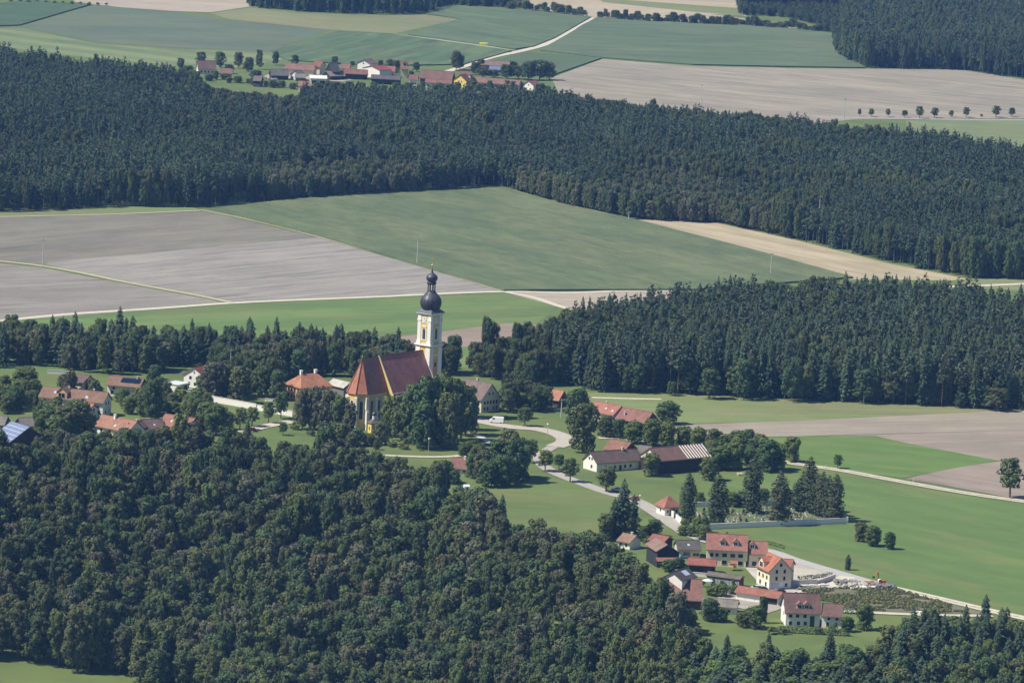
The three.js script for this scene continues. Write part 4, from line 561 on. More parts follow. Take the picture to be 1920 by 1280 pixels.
// mortuary and cemetery walls
{ const c = G(1253, 947.5, 3.3), g = thing('cemetery_chapel', 'square white cemetery chapel with a pointed red pyramid roof', 'chapel', V3(c.x, 0, c.z), 28 / 57.3), S = { L: 6.2, zf: 3.1, zb: -3.1 };
  part('wall', box(6.2, 3.8, 6.2, 0, 1.4, 0), WHITE, g); const r = part('roof', hipGeo(3.9, 3.9, 0.05, 3.3, 7.2), tiles(0xa2604a), g); part('finial', cyl(0.06, 0.03, 1, 0, 7, 0, 5), plain(0x777777, 0.4), r); door(g, 'f', 0, 2, 2.5, S, DARKT); win(g, 'f', -1.9, 1.1, 0.8, 1.2, S); win(g, 'f', 1.9, 1.1, 0.8, 1.2, S); win(g, 'l', 0, 1.3, 0.8, 1.2, S); }
function gardenWall(label, a, b, h, m = WHITE, th = 0.45, grp) { const A = G(...a), B = G(...b), L = A.distanceTo(B), mid = A.clone().lerp(B, 0.5), g = thing('garden_wall', label, 'wall', mid, Math.atan2(-(B.z - A.z), B.x - A.x), grp); part('wall', box(L, h + 0.4, th, 0, h / 2 - 0.2, 0), m, g); part('coping', box(L + 0.1, 0.14, th + 0.16, 0, h + 0.07, 0), plain(0xc9c2b6, 0.9), g); return g; }
gardenWall('long white cemetery wall on the meadow side', [1320, 992.5], [1588, 980.5], 1.9);
gardenWall('short white wall end at the far corner of the cemetery', [1580, 977], [1590, 981], 2.3);
gardenWall('white cemetery wall at the back behind the conifers', [1300, 950], [1500, 945.5], 1.7);
gardenWall('white wall from the chapel towards the cemetery gate', [1240, 954], [1264, 971], 2.1);
gardenWall('short white wall beside the cemetery gate', [1268, 974], [1278, 983], 2);
gardenWall('long white garden wall lit by the sun beside the church green', [391, 752], [480, 768], 2.4);
gardenWall('continuation of the white garden wall behind the young trees', [482, 769], [548, 781], 2.3);
gardenWall('low white wall on the grass behind the left houses', [88, 700], [136, 702], 1.4);
gardenWall('low white wall at the back of the rectory garden', [496, 753], [514, 754.5], 1.4);
gardenWall('white wall under the red roofed shed', [1288, 1079], [1328, 1082], 1.3);
// the lower houses
H('small_house', 'small house with tan brown roof beside the spruce', 'house', { Rf: 3.8, A: [1168, 998.5], B: [1194, 1003.5], hr: 4.9, E: [1170, 1015.5], he: 2.9, roof: tiles(0x8e6d55), wall: WHITE, chim: [[0.3, -0.05, 0.9]], wins: [['f', 0.9, 0.9, 1.1, [-0.25, 0.2]], ['l', 0.9, 0.8, 1, [0]]] });
const bb = H('barn', 'barn with pinkish brown roof, dark gable and lean-to porch', 'barn', { c: 'B', A: [1229.8, 1007.3], B: [1252, 1021], hr: 8.2, E: [1231.4, 1033.4], he: 4.9, roof: tiles(0x8d6a60), wall: boards(0x33373f), Rb: 5.2, doors: [['r', 0, 3, 3, DARKT]] });
{ const q = part('porch_roof', box(2.6, 0.16, 8.4), tiles(0xa4604c), bb.g); q.position.set(bb.full / 2 + 1.2, 3.2, 0); q.rotation.z = -0.35; for (const z of [-3.8, 0, 3.8]) part('post', box(0.18, 2.9, 0.18, bb.full / 2 + 2.2, 1.4, z), TIMBER, bb.g); }
H('shed', 'low red roof behind the pinkish barn', 'shed', { Rf: 3.4, A: [1224, 1000.5], B: [1256, 1006], hr: 5.2, E: [1232, 1013.5], he: 3, roof: REDR, wall: TIMBER });
H('small_house', 'house with dark slate grey roof and pale wall', 'house', { Rf: 4.8, A: [1267, 1011.8], B: [1312.5, 1012.8], hr: 5.8, E: [1292, 1030.6], he: 3, roof: tiles(0x55524f), wall: GREYW, wins: [['f', 0.9, 1, 1.1, [0.25, 0.4]]], doors: [['f', -0.1, 2.4, 2.3, GREYT]], sky: [[0.0, 0.5, 0.8, 1.0]] });
const yh = H('long_house', 'long yellow house with pink red roof and three dormers', 'house', { Rf: 5.6, A: [1324.9, 998.9], B: [1403.5, 1003], hr: 10.8, E: [1364, 1031.8], he: 6, roof: tiles(0x9d5f52), wall: YELL, dorm: [[-0.2, 0.72, 2, 1.5], [0.42, 0.72, 2, 1.5]], chim: [[-0.02, -0.1, 1]], chimMat: plain(0x4d4744, 0.8), wins: [['f', 3.5, 1.1, 1.2, [-0.38, -0.24]], ['f', 3.5, 1.7, 1.3, [-0.05, 0.16, 0.36]], ['f', 0.9, 1.7, 1.4, [-0.05, 0.16, 0.36]], ['f', 0.9, 1.1, 1.3, [-0.3]], ['l', 3.5, 1, 1.2, [0]]] });
H('house_annex', 'lower right half of the yellow house with one dormer', 'house', { Rf: 5.2, A: [1403.8, 1013.6], B: [1440, 1015.2], hr: 8.7, E: [1420, 1039.2], he: 5, verge: 0.25, roof: tiles(0x9b5d50), wall: YELL, dorm: [[-0.62, 0.6, 2, 1.5]], wins: [['f', 2.6, 1, 1.2, [0.1]], ['f', 0.7, 1.6, 1.6, [-0.2]]] });
H('shed', 'long dark shed with bright red roof', 'shed', { Rf: 3.2, A: [1291, 1044.6], B: [1344.5, 1048.2], hr: 4.9, E: [1316, 1059.3], he: 3.1, roof: tiles(0x9e4f40), wall: DARKT, doors: [['f', 0.2, 3, 2.4, TIMBER]] });
const wb = H('barn', 'large barn with brown red roof built against the white gable', 'barn', { Rf: 7, A: [1233, 1082.5], B: [1317.5, 1086], hr: 9.2, E: [1288, 1125], he: 4.3, roof: tiles(0x8c5c50), wall: boards(0x6b4a40), over: 0.9, doors: [['f', 0.3, 3.6, 3.2, boards(0x55423a)]] });
H('gabled_house', 'tall white gable with dark roof rising behind the barn', 'house', { c: 'A', anchor: 'A', A: [1261.5, 1071.8], B: [1266, 1063], hr: 11.8, E: [1280.5, 1088.7], he: 8.1, yaw: 58 / 57.3, len: 10, over: 0.5, roof: tiles(0x4f4a50), wall: WHITE, wins: [['l', 5, 1, 1.2, [0]]], sky: [[0.2, 0.4, 3, 2.4]] });
const sl = H('slatted_shed', 'grey shed with pale vertical slats and a reddish end', 'shed', { Rf: 2.3, A: [1327.7, 1070.8], B: [1393.5, 1079.6], hr: 3.9, E: [1353, 1080.8], he: 3, roof: tiles(0x6f655c), wall: boards(0x6e7076), over: 0.35 });
for (let i = 0; i < 24; i++) part('slat', box(0.26, 2.3, 0.08, -sl.L / 2 + (i + 0.5) * sl.L / 24, 1.2, sl.zf + 0.05), plain(0xb9bcc0, 0.8), sl.g); part('end_wall', box(0.12, 2.8, sl.zf - sl.zb, sl.L / 2 + 0.08, 1.3, (sl.zf + sl.zb) / 2), boards(0x6a3430), sl.g);
const h3 = H('tall_house', 'tall cream house with orange roof, garage door and gable to the yard', 'house', { c: 'B', A: [1441.5, 1035], B: [1466.4, 1046.4], hr: 11, E: [1441.7, 1072], he: 5.9, roof: tiles(0xb4623f), wall: plaster(0xefe2c4), verge: 0.3, plinth: GREYW, wins: [['r', 8, 0.9, 1.1, [0]], ['r', 5.6, 0.8, 1.3, [-0.18, 0.18]], ['r', 3.2, 0.8, 1.3, [-0.18, 0.18]], ['r', 0.9, 1, 1.2, [-0.28]], ['f', 3.4, 1, 1.3, [-0.3, 0, 0.3]], ['f', 0.9, 1.2, 1.4, [-0.2, 0.25]]], dorm: [[-0.25, 0.93, 3.6, 2.2]], winStyle: { frame: plaster(0xe9dfc8) } });
part('garage_door', box(0.1, 2.4, 3, h3.L / 2 + 0.05, 1.25, 1.9), plain(0xc3c6c8, 0.6), h3.g); part('lower_storey', box(h3.L + 0.06, 2.9, h3.zf - h3.zb + 0.06, 0, 1.2, (h3.zf + h3.zb) / 2), WHITE, h3.g);
H('house_wing', 'red roofed wing at the back of the tall cream house', 'house', { Rf: 3.5, A: [1470, 1047], B: [1489, 1049], hr: 8.2, E: [1486, 1064], he: 5, roof: tiles(0x9c5548), wall: plaster(0xefe2c4) });
const gr = H('garage_row', 'row of white garages under a long red roof', 'garage', { Rf: 3.3, A: [1384.6, 1097.7], B: [1468.5, 1110], hr: 4.3, E: [1415, 1114.8], he: 2.95, roof: tiles(0xa05a45), wall: WHITE, over: 0.7, wins: [] });
for (let i = 0; i < 3; i++) part('garage_door', box(3, 2.2, 0.08, -gr.L / 2 + 2 + i * 3.4, 1.15, gr.zf + 0.05), plain(0xe8e6e0, 0.6), gr.g); part('open_bay', box(gr.L * 0.4, 2.3, 0.1, gr.L * 0.28, 1.2, gr.zf + 0.05), boards(0x3a2f2c), gr.g);
H('shed', 'grey shed with worn sheet roof above a white base', 'shed', { Rf: 3.6, A: [1318, 1119], B: [1386, 1124.5], hr: 4.5, E: [1360, 1138], he: 2.9, roof: tiles(0x7d7870), wall: WHITE, upper: DARKT, wins: [['f', 0.6, 0.8, 0.9, [-0.3, 0.3]]] });
H('big_house', 'white two storey house with purple brown roof and twin dormers behind a hedge', 'house', { Rf: 6, A: [1469, 1110.7], B: [1538, 1112.6], hr: 10.2, E: [1506, 1150], he: 4.9, roof: tiles(0x6f4d49), wall: WHITE, chim: [[-0.3, -0.06, 0.7]], dorm: [[-0.18, 0.76, 1.9, 1.35], [0.2, 0.76, 1.9, 1.35]], dormStyle: { dormRoof: tiles(0x9a5a4a) }, wins: [['f', 3.0, 1.1, 1.2, [-0.36, -0.16, 0.06]], ['f', 0.5, 1.1, 1.2, [-0.36, -0.12, 0.08]], ['l', 3, 1, 1.2, [0.1]], ['l', 5.8, 0.9, 1.1, [0]]], doors: [['f', 0.28, 1.5, 3.6, plain(0x33443a, 0.5)]] });
H('house_annex', 'lower right wing of the white house with plain brown roof', 'house', { Rf: 5.4, A: [1542.5, 1130.2], B: [1582.5, 1132.8], hr: 7.3, E: [1562, 1155.8], he: 4.4, verge: 0.25, roof: tiles(0x72504b), wall: WHITE, wins: [['f', 2.7, 0.9, 1.1, [-0.15, 0.25]], ['f', 0.6, 0.9, 1.2, [-0.2, 0.22]]] });
// far hamlet
const far = (name, label, o) => H(name, label, o.cat ?? 'house', { over: 0.7, ...o });
far('far_house', 'far house with brown roof between two dark trees', { A: [369, 113], B: [404, 114], hr: 9, E: [386, 129.8], he: 3.3, roof: PURP, wall: WHITE, wins: [['f', 1, 1.2, 1.2, [-0.3, -0.1, 0.1, 0.3]]] });
far('far_barn', 'far shed with grey blue roof beside parked cars', { cat: 'barn', A: [506, 129], B: [540, 129.8], hr: 7, E: [522, 141.5], he: 3.2, roof: tiles(0x5f6166), wall: DARKT });
far('far_barn', 'far barn with long brown roof and a lit gable end', { cat: 'barn', A: [536, 118], B: [592, 121.8], hr: 8.6, E: [562, 130.5], he: 4.2, roof: tiles(0x8a5f52), wall: CREAM, wins: [['f', 1.2, 1, 1, [-0.3, 0, 0.3]]] });
far('far_house', 'far house with steep red roof behind the long brown barn', { A: [590, 113.6], B: [606, 115], hr: 9, E: [599, 125], he: 4.5, roof: tiles(0x934a3c), wall: CREAM });
far('far_house', 'far white gable next to a low grey roof', { c: 'A', A: [551, 132], B: [566, 131], hr: 6.5, E: [560, 141], he: 3.8, yaw: 1.0, len: 9, roof: GREYR, wall: WHITE, wins: [['l', 1, 0.9, 1.1, [-0.2, 0.2]]] });
far('far_barn', 'far low shed with grey green roof on the gravel', { cat: 'barn', A: [553, 137.5], B: [574, 138.5], hr: 5, E: [563, 145.5], he: 3, roof: tiles(0x74776c), wall: GREYT });
far('far_barn', 'far white hall with open front and machines', { cat: 'barn', A: [580, 140.5], B: [613, 141.8], hr: 6.2, E: [597, 147], he: 4.2, roof: plain(0xe2ded4, 0.7), wall: WHITE, wins: [['f', 0.4, 3.4, 2.6, [-0.25, 0.25]]] });
far('far_barn', 'far big barn with steep dark slate roof', { cat: 'barn', A: [617, 117.5], B: [632, 117.2], hr: 11.5, E: [626, 134.5], he: 4.6, roof: tiles(0x54535e), wall: DARKT });
far('far_barn', 'far shed with flat grey pink roof before the slate barn', { cat: 'barn', A: [611, 133], B: [640, 132], hr: 6, E: [626, 142.5], he: 3.6, roof: tiles(0x8c817a), wall: DARKT });
far('far_barn', 'far long shed with red brown roof and dark open front', { cat: 'barn', A: [645, 129], B: [690, 130.8], hr: 6.6, E: [666, 138.5], he: 3.7, roof: tiles(0x8b5547), wall: DARKT });
far('far_house', 'far white gabled house standing highest in the hamlet', { c: 'A', A: [681, 111.5], B: [697, 110.6], hr: 10.5, E: [694, 119.6], he: 7.2, yaw: 1.05, len: 11, roof: tiles(0x77594f), wall: WHITE, wins: [['l', 4, 1.2, 1.3, [0.2]], ['l', 7.4, 0.9, 1, [0]], ['l', 1.2, 1.2, 1.3, [-0.25, 0.2]]] });
far('far_house', 'far house with crimson roof and small white gable', { c: 'A', A: [699, 123], B: [716, 122], hr: 8.4, E: [712, 131.5], he: 4.6, yaw: 0.75, len: 12, roof: tiles(0x93392f), wall: WHITE, wins: [['l', 1, 0.9, 1.1, [-0.2, 0.2]]] });
far('far_barn', 'far long dark barn above a white silage sheet', { cat: 'barn', A: [696, 139.5], B: [752, 142.5], hr: 6, E: [722, 148], he: 3.8, roof: tiles(0x5c535c), wall: DARKT });
far('far_house', 'far narrow house with red brown gambrel end', { A: [751, 114.5], B: [767, 115.2], hr: 10, E: [759, 129.5], he: 4.2, roof: tiles(0x8f584e), wall: CREAM, dorm: [[0, 0.6, 3, 2]] });
far('far_barn', 'far wide barn with large brown red roof', { cat: 'barn', A: [790, 130], B: [851.5, 134.2], hr: 9.4, E: [818, 147.8], he: 3.8, roof: tiles(0x7c5247), wall: DARKT });
far('far_house', 'far low white house with flat red roof at the forest rim', { A: [797, 147.5], B: [848, 150], hr: 5.4, E: [822, 155.6], he: 3.2, roof: tiles(0x8a5a4c), wall: WHITE, wins: [['f', 0.8, 1, 1.2, [-0.4, -0.2, 0, 0.2, 0.4]]] });
far('far_house', 'far house with bright yellow gable', { c: 'A', A: [863.5, 140], B: [882, 137.8], hr: 8.8, E: [875, 152.5], he: 3.8, yaw: 0.95, len: 13, roof: tiles(0x6e4339), wall: plaster(0xf3d46a), wins: [['l', 3.6, 0.9, 1, [-0.1, 0.12]], ['l', 1, 0.9, 1.1, [-0.25, 0.05, 0.3]]], dorm: [[0.3, 0.6, 2.6, 2]], dormStyle: { dormWall: WHITE } });
far('far_barn', 'far very long stable with red brown roof', { cat: 'barn', A: [892, 144], B: [977, 150], hr: 6.8, E: [932, 156.8], he: 3.4, roof: tiles(0x8a5d53), wall: CREAM, wins: [['f', 1.2, 1, 0.9, [-0.4, -0.2, 0, 0.2, 0.4]]] });
far('far_house', 'far little white house at the end of the long stable', { c: 'A', A: [990, 151.5], B: [1006, 150], hr: 7, E: [1001, 160.5], he: 3.6, yaw: 0.9, len: 9, roof: tiles(0x8d5348), wall: WHITE, wins: [['l', 1, 0.9, 1.1, [-0.2, 0.2]], ['l', 3.8, 0.7, 0.9, [0]]] });
far('far_barn', 'far hall with pinkish roof beside the white road', { cat: 'barn', A: [903, 112.5], B: [957, 115.5], hr: 7.4, E: [930, 122.5], he: 4, roof: tiles(0x85665f), wall: GREYT });
far('far_barn', 'far low shed with blue grey sheet roof', { cat: 'barn', A: [918, 123], B: [955, 125.5], hr: 5, E: [937, 131.5], he: 3, roof: plain(0x7a83a0, 0.4, 0.3), wall: GREYT });
for (const [x, y, w, rc, wc, label] of [[424, 128, 24, 0x8a5c50, WHITE, 'far small white house among the western trees of the hamlet'], [484, 142, 16, 0x6f6460, DARKT, 'far little dark shed beside the parked cars'], [733, 124, 18, 0x9a5a48, WHITE, 'far white cottage behind the crimson roof'], [776, 140, 18, 0x84534a, WHITE, 'far white cottage left of the wide barn'], [648, 119, 18, 0x8d5f50, CREAM, 'far cream cottage between slate barn and white house'], [872, 133, 20, 0x7d564c, WHITE, 'far white cottage behind the yellow gable'], [570, 152, 22, 0xa06a52, WHITE, 'far low white house at the gravel yard']])
  far('far_house', label, { A: [x - w / 2, y - 0.5], B: [x + w / 2, y + 0.5], hr: 7.2, E: [x, y + 9.5], he: 3.6, Rf: 4.6, roof: tiles(rc), wall: wc, wins: [['f', 1, 1, 1.1, [-0.28, 0, 0.28]]] });

// ---------------------------------------------------------------- woods and trees
const LB = { slope: 'broadleaf tree in the dense wood on the slope below the village', belt: 'tree in the mixed belt between village and striped meadow', spr: 'tall spruce in the dark wood behind the meadow strip', con: 'dark spruce on the slope in front of the white house' };
const pickB = () => { const k = R(); return k < 0.04 ? 'autumn' : k < 0.12 ? 'grey' : k < 0.14 ? 'light' : undefined; };
// wood on the slope in the foreground
{
  const x0 = -230, x1 = 225, gap = 7.7; let row = 0;
  for (let z = -1400; z > -1930; z -= gap * 0.87, row++) for (let x = x0 + (row % 2) * gap / 2; x < x1; x += gap) {
    const a = x + (R() - 0.5) * 4.6, b = z + (R() - 0.5) * 4.6, d = below(a, b); if (d < 3) continue;
    const p = V3(a, ground(a, b), b), [sx, sy] = proj(p); if (sx < -70 || sx > 1985 || sy > 1420) continue;
    if (sx < 420 && sy > 1233 + 0.19 * Math.max(0, sx)) continue;                       // valley meadow
    const big = fbm(a / 22 + 7, b / 22, 2), edge = sstep(2, 16, d); if (R() < 0.05 || fbm(a / 17 + 40, b / 17, 2) < 0.2) continue;
    if (sx > 1290) continue;
    if (R() < 0.035) { plant('spruce', p, jit(17, 0.15), jit(5.4, 0.2), { label: 'spruce standing among the broadleaf trees of the slope wood', group: 'spruces in the slope wood' }); continue; }
    plant('broadleaf', p, jit(lerp(9.5, 17, edge) * (0.62 + 0.76 * big), 0.16), jit(lerp(8.2, 12.6, big), 0.2), { tone: pickB(), label: LB.slope, group: 'wood on the slope' });
  }
}
// trees low on the slope below the white house, seen by their tops
{ let row = 0; for (let z = -1400; z > -1640; z -= 4.4, row++) for (let x = 40; x < 240; x += 5) { const a = x + (row % 2) * 3 + (R() - 0.5) * 4, b = z + (R() - 0.5) * 4, d = below(a, b), p = V3(a, ground(a, b), b), [sx, sy] = proj(p); if (sx < 1290 || sx > 1985 || sy > 1400 || d < (sx < 1660 ? 17 : 7)) continue; const sp = R() < 0.5; plant(sp ? 'spruce' : 'full', p, jit(sx < 1660 ? 9.5 : sp ? 16 : 13.5, 0.25), jit(sp ? 7.4 : 9, 0.2), sp ? { label: LB.con, group: 'spruces below the white house' } : { label: 'leafy tree on the slope in front of the white house', group: 'leafy trees below the white house' }); } }
// big trees towering over the slope wood
for (const [x, y, h, w] of [[560, 1040, 23, 15], [370, 1140, 22, 15], [1165, 1150, 21, 15], [840, 1080, 20, 14], [1010, 1180, 21, 14], [300, 1270, 20, 13], [700, 1290, 21, 14], [140, 1190, 19, 13]]) { plant('broadleaf', GT(x, y), h, w, { label: 'broad old tree rising above the slope wood', group: 'old trees in the slope wood' }); }
// belt of mixed trees behind the left half of the village
const bl = (p, s) => { const k = R(), back = s[1] < 690; if (k < (back ? 0.32 : 0.08)) plant('spruce', p, jit(17.5, 0.2), jit(7.4, 0.2), { label: 'dark spruce in the tree belt behind the village', group: 'tree belt' }); else plant('broadleaf', p, jit(13.5, 0.22), jit(8.6, 0.2), { tone: R() < 0.22 ? 'grey' : undefined, label: LB.belt, group: 'tree belt' }); };
wood([[-40, 652], [200, 658], [330, 668], [430, 672], [620, 674], [790, 690], [860, 690], [870, 708], [760, 702], [640, 704], [500, 722], [400, 700], [330, 698], [200, 703], [140, 698], [80, 688], [-40, 690]], 7, bl, (s) => !(s[0] > 330 && s[0] < 395 && s[1] > 688));
wood([[395, 700], [500, 722], [560, 716], [560, 752], [470, 748], [400, 736]], 7.5, (p) => plant('broadleaf', p, jit(12.5, 0.2), jit(8.6, 0.2), { label: 'leafy tree in the rectory garden', group: 'rectory garden trees' }), (s) => !(s[0] > 528 && s[1] > 712));
wood([[650, 706], [760, 704], [740, 716], [660, 712]], 7, (p) => plant('broadleaf', p, jit(11, 0.2), jit(8, 0.2), { label: LB.belt, group: 'tree belt' }));
wood([[835, 700], [960, 700], [1060, 716], [1100, 735], [1070, 748], [1010, 742], [960, 738], [950, 722], [900, 706]], 7.2, (p) => plant('broadleaf', p, jit(13.5, 0.25), jit(9.2, 0.2), { label: 'leafy tree in the grove behind the stately house', group: 'grove behind the stately house' }), (s) => !(s[0] > 1012 && s[0] < 1072 && s[1] > 726));
wood([[945, 752], [1020, 756], [1030, 775], [955, 778]], 7, (p) => plant('broadleaf', p, jit(10, 0.25), jit(8, 0.2), { label: 'garden tree beside the parked van', group: 'garden trees by the van' }));
// smaller trees and tall shrubs filling the gardens
const fill = (poly, gap, h, label, group, tone, share = 0.25) => wood(poly, gap, (p) => plant('full', p, jit(h, 0.3), jit(h * 0.85, 0.2), { label, group, tone: R() < share ? tone : undefined }));
fill([[-10, 728], [66, 730], [60, 775], [-10, 772]], 7, 7.5, 'leafy garden tree left of the long house', 'garden trees left of the long house', 'light');
fill([[72, 772], [178, 782], [170, 816], [70, 822]], 6.5, 7, 'dense garden tree between the long house and the slope wood', 'garden trees below the long house');
fill([[214, 748], [300, 750], [300, 772], [218, 768]], 6.5, 6, 'garden tree between the solar house and the low houses', 'garden trees below the solar house', 'light');
fill([[300, 750], [388, 752], [418, 806], [378, 812], [330, 770]], 7, 7, 'garden tree beside the long white wall', 'garden trees beside the white wall', 'light');
fill([[150, 728], [196, 738], [192, 745], [150, 738]], 6, 5.5, 'low tree behind the long house', 'low trees behind the long house', 'grey');
fill([[272, 706], [300, 710], [296, 740], [276, 738]], 7, 7, 'leafy tree between the solar house and the flat garage', 'trees by the flat garage');
fill([[66, 832], [180, 832], [300, 832], [372, 838], [440, 844], [430, 856], [60, 862]], 6.5, 6.5, 'leafy tree at the upper rim of the slope wood', 'upper rim of the slope wood', 'grey');
fill([[560, 812], [640, 830], [720, 838], [700, 845], [600, 826]], 8, 3.4, 'shrub at the edge of the church green', 'shrubs at the church green', 'light');
fill([[950, 740], [1010, 748], [1016, 772], [960, 772]], 7, 7, 'leafy garden tree between the van and the orange barn', 'garden trees between van and barn', 'light');
fill([[1240, 1100], [1262, 1150], [1250, 1170], [1222, 1130]], 7, 6, 'tree crowding against the big lower barn', 'trees against the lower barn');
fill([[1330, 1094], [1380, 1100], [1376, 1116], [1334, 1112]], 5, 2.6, 'garden shrub between the slatted shed and the garages', 'shrubs by the slatted shed', 'light');
fill([[1276, 990], [1326, 996], [1322, 1010], [1284, 1004]], 5.5, 5, 'flowering garden tree beside the cemetery gate', 'trees beside the cemetery gate', 'light');
fill([[1320, 838], [1420, 848], [1470, 872], [1440, 884], [1340, 880]], 8.5, 7, 'orchard tree beside the striped barn', 'orchard beside the striped barn', 'light', 0.6);
// spruce wood right
wood([[880, 690], [1000, 704], [1110, 736], [1300, 741], [1500, 750], [1760, 763], [1960, 772], [1960, 640], [1800, 612], [1600, 603], [1420, 603], [1300, 618], [1180, 642], [1060, 658], [1000, 690]], 5.4, (p, s) => {
  const n = fbm(p.x / 45, p.z / 45, 2), front = s[1] > 715 + (s[0] - 1100) * 0.042; if (R() < (front ? 0.3 : 0.14) || n > 0.66 || s[0] < 1030) plant('broadleaf', p, jit(front ? 14 : 19, 0.25), jit(8.5, 0.25), { label: 'broadleaf tree at the rim of the spruce wood', group: 'rim of the spruce wood' }); else { const k = R() < 0.5; plant(k ? 'spruce' : 'pine', p, jit(23, 0.15), jit(6.6, 0.22), k ? { label: LB.spr, group: 'spruce wood' } : { label: 'bare stemmed pine in the dark wood behind the meadow strip', group: 'pines of the spruce wood' }); }; });
for (const [x, y, t, w] of [[1260, 742, 715, 26], [1330, 748, 690, 50], [1395, 750, 672, 48], [1485, 753, 670, 52], [1620, 756, 690, 58], [1675, 757, 692, 50], [1870, 771, 725, 50], [1800, 765, 735, 30]]) treeAt('broadleaf', x, y, t, w, { label: 'round broadleaf tree standing in front of the spruce wood', group: 'trees in front of the spruce wood' });
// far forest, with its lighter broadleaf rim
wood([[-80, 399], [100, 394], [200, 387], [370, 389], [560, 373], [850, 356], [935, 351], [1050, 383], [1180, 411], [1345, 419], [1500, 452], [1660, 490], [1760, 511], [1830, 524], [1990, 524], [1990, 355], [1850, 325], [1600, 285], [1280, 250], [1030, 227], [700, 224], [480, 214], [330, 188], [180, 166], [0, 142], [-80, 140]], 4.9, (p, s) => {
  const n = [0.2, 0.45, 0.7][Math.min(2, Math.floor(3 * sstep(0.28, 0.72, fbm(p.x / 120 + 3, p.z / 120, 3))))], m = fbm(p.x / 38, p.z / 60 + 9, 2), near = s[0] < 900 ? 385 - s[0] * 0.03 - s[1] : 352 + (s[0] - 900) * 0.16 - s[1];
  const rim = (s[0] > 500 && s[0] < 780 && near < 26) || (s[0] > 930 && s[0] < 1450 && near < 50 && m > 0.42) || (s[0] > 380 && s[0] < 560 && s[1] < 255 && n > 0.42);
  if (rim || m > 0.7 || R() < 0.05) plant('broadleaf', p, jit(rim ? 13 : 18, 0.2), jit(6.8, 0.25), { tone: rim && R() < 0.5 ? 'grey' : undefined }); else plant(R() < 0.25 ? 'spruce' : 'pine', p, jit(lerp(16, 23, sstep(0.3, 0.65, n)), 0.13), jit(5.6, 0.22)); });
wood([[1386, 28], [1470, 32], [1560, 56], [1566, 96], [1590, 114], [1622, 127], [1700, 129], [1800, 131], [1900, 146], [1990, 156], [1990, -90], [1380, -90]], 5.6, (p, s) => { const young = s[0] < 1580 && s[1] > 22; plant(R() < 0.3 ? 'broadleaf' : R() < 0.7 ? 'pine' : 'spruce', p, jit(young ? 9 : 21, 0.2), jit(young ? 5 : 6.6, 0.2)); });
wood([[462, 12], [560, 22], [700, 27], [795, 25], [835, 9], [960, 14], [960, -80], [462, -80]], 6.6, (p) => plant(R() < 0.25 ? 'broadleaf' : R() < 0.6 ? 'pine' : 'spruce', p, jit(20, 0.2), jit(6.4, 0.2)));
// far hedgerow
{ const pt = [[955, 17], [1010, 20], [1100, 31], [1122, 33], [1200, 39], [1260, 42], [1330, 46], [1400, 48], [1480, 54], [1562, 61]]; for (let i = 0; i + 1 < pt.length; i++) { if (i === 2) continue; const [a, b] = [pt[i], pt[i + 1]], n = Math.max(3, Math.round((b[0] - a[0]) / 7.5)); for (let k = 0; k < n; k++) { const t = (k + R() * 0.8) / n; treeAt('broadleaf', lerp(a[0], b[0], t), lerp(a[1], b[1], t) + rr(-1, 1), lerp(a[1], b[1], t) - rr(8, 21), rr(13, 22), { must: false, label: 'bushy tree in the far hedge between corn and stubble', group: 'far hedge' }); } } }
for (const [x, y, t, w] of [[1612, 218, 203, 9], [1634, 219, 203, 14], [1665.5, 219, 203, 12], [1697, 220, 206, 14], [1725, 222, 198, 19], [1753, 221, 201, 18], [1784, 220, 206, 12], [1812, 220, 200, 17], [1841, 220, 213, 7], [1868, 220, 197, 21], [1898, 219, 201, 16]]) treeAt('round', x, y, t, w, { label: 'young roadside tree in the far row', group: 'far row of roadside trees' });
for (const [x, y, t, w, k] of [[376, 122, 98, 20], [412, 126, 98, 22], [446, 128, 99, 18], [466, 134, 109, 22], [485, 130, 94, 16], [516, 122, 98, 13], [338, 130, 110, 18], [352, 142, 124, 22], [428, 138, 122, 20], [480, 152, 132, 22], [552, 122, 104, 14], [627, 120, 107, 13], [660, 124, 116, 12], [712, 124, 114, 12], [730, 136, 112, 16], [742, 140, 114, 16], [780, 134, 118, 14], [855, 132, 97, 22], [862, 130, 104, 18], [890, 140, 118, 18], [905, 146, 126, 24], [925, 146, 132, 24], [950, 148, 122, 26], [972, 148, 124, 26], [990, 150, 116, 30], [1012, 150, 113, 32], [1030, 150, 118, 26], [960, 134, 116, 24], [900, 132, 112, 16], [770, 150, 134, 14]]) treeAt(k ?? 'broadleaf', x, y, t - 2, w * 1.25, { label: 'dark tree between the houses of the far hamlet', group: 'trees of the far hamlet' });
for (let i = 0; i < 26; i++) { const x = rr(1590, 1960); if (i < 12) treeAt('bush', lerp(20, 215, i / 12), lerp(3, 12, i / 12) + rr(-1, 1), lerp(-3, 5, i / 12), 9, { must: false, label: 'shrub in the far field hedge', group: 'far field hedge' }); }
for (let i = 0; i < 46; i++) { const x = lerp(335, 1035, (i + R()) / 46), y = lerp(146, 168, sstep(330, 600, x)) + rr(-3, 3); treeAt('full', x, y, y - rr(9, 18), rr(14, 24), { must: false, label: 'bushy tree between the far hamlet and the forest', group: 'trees below the far hamlet' }); }
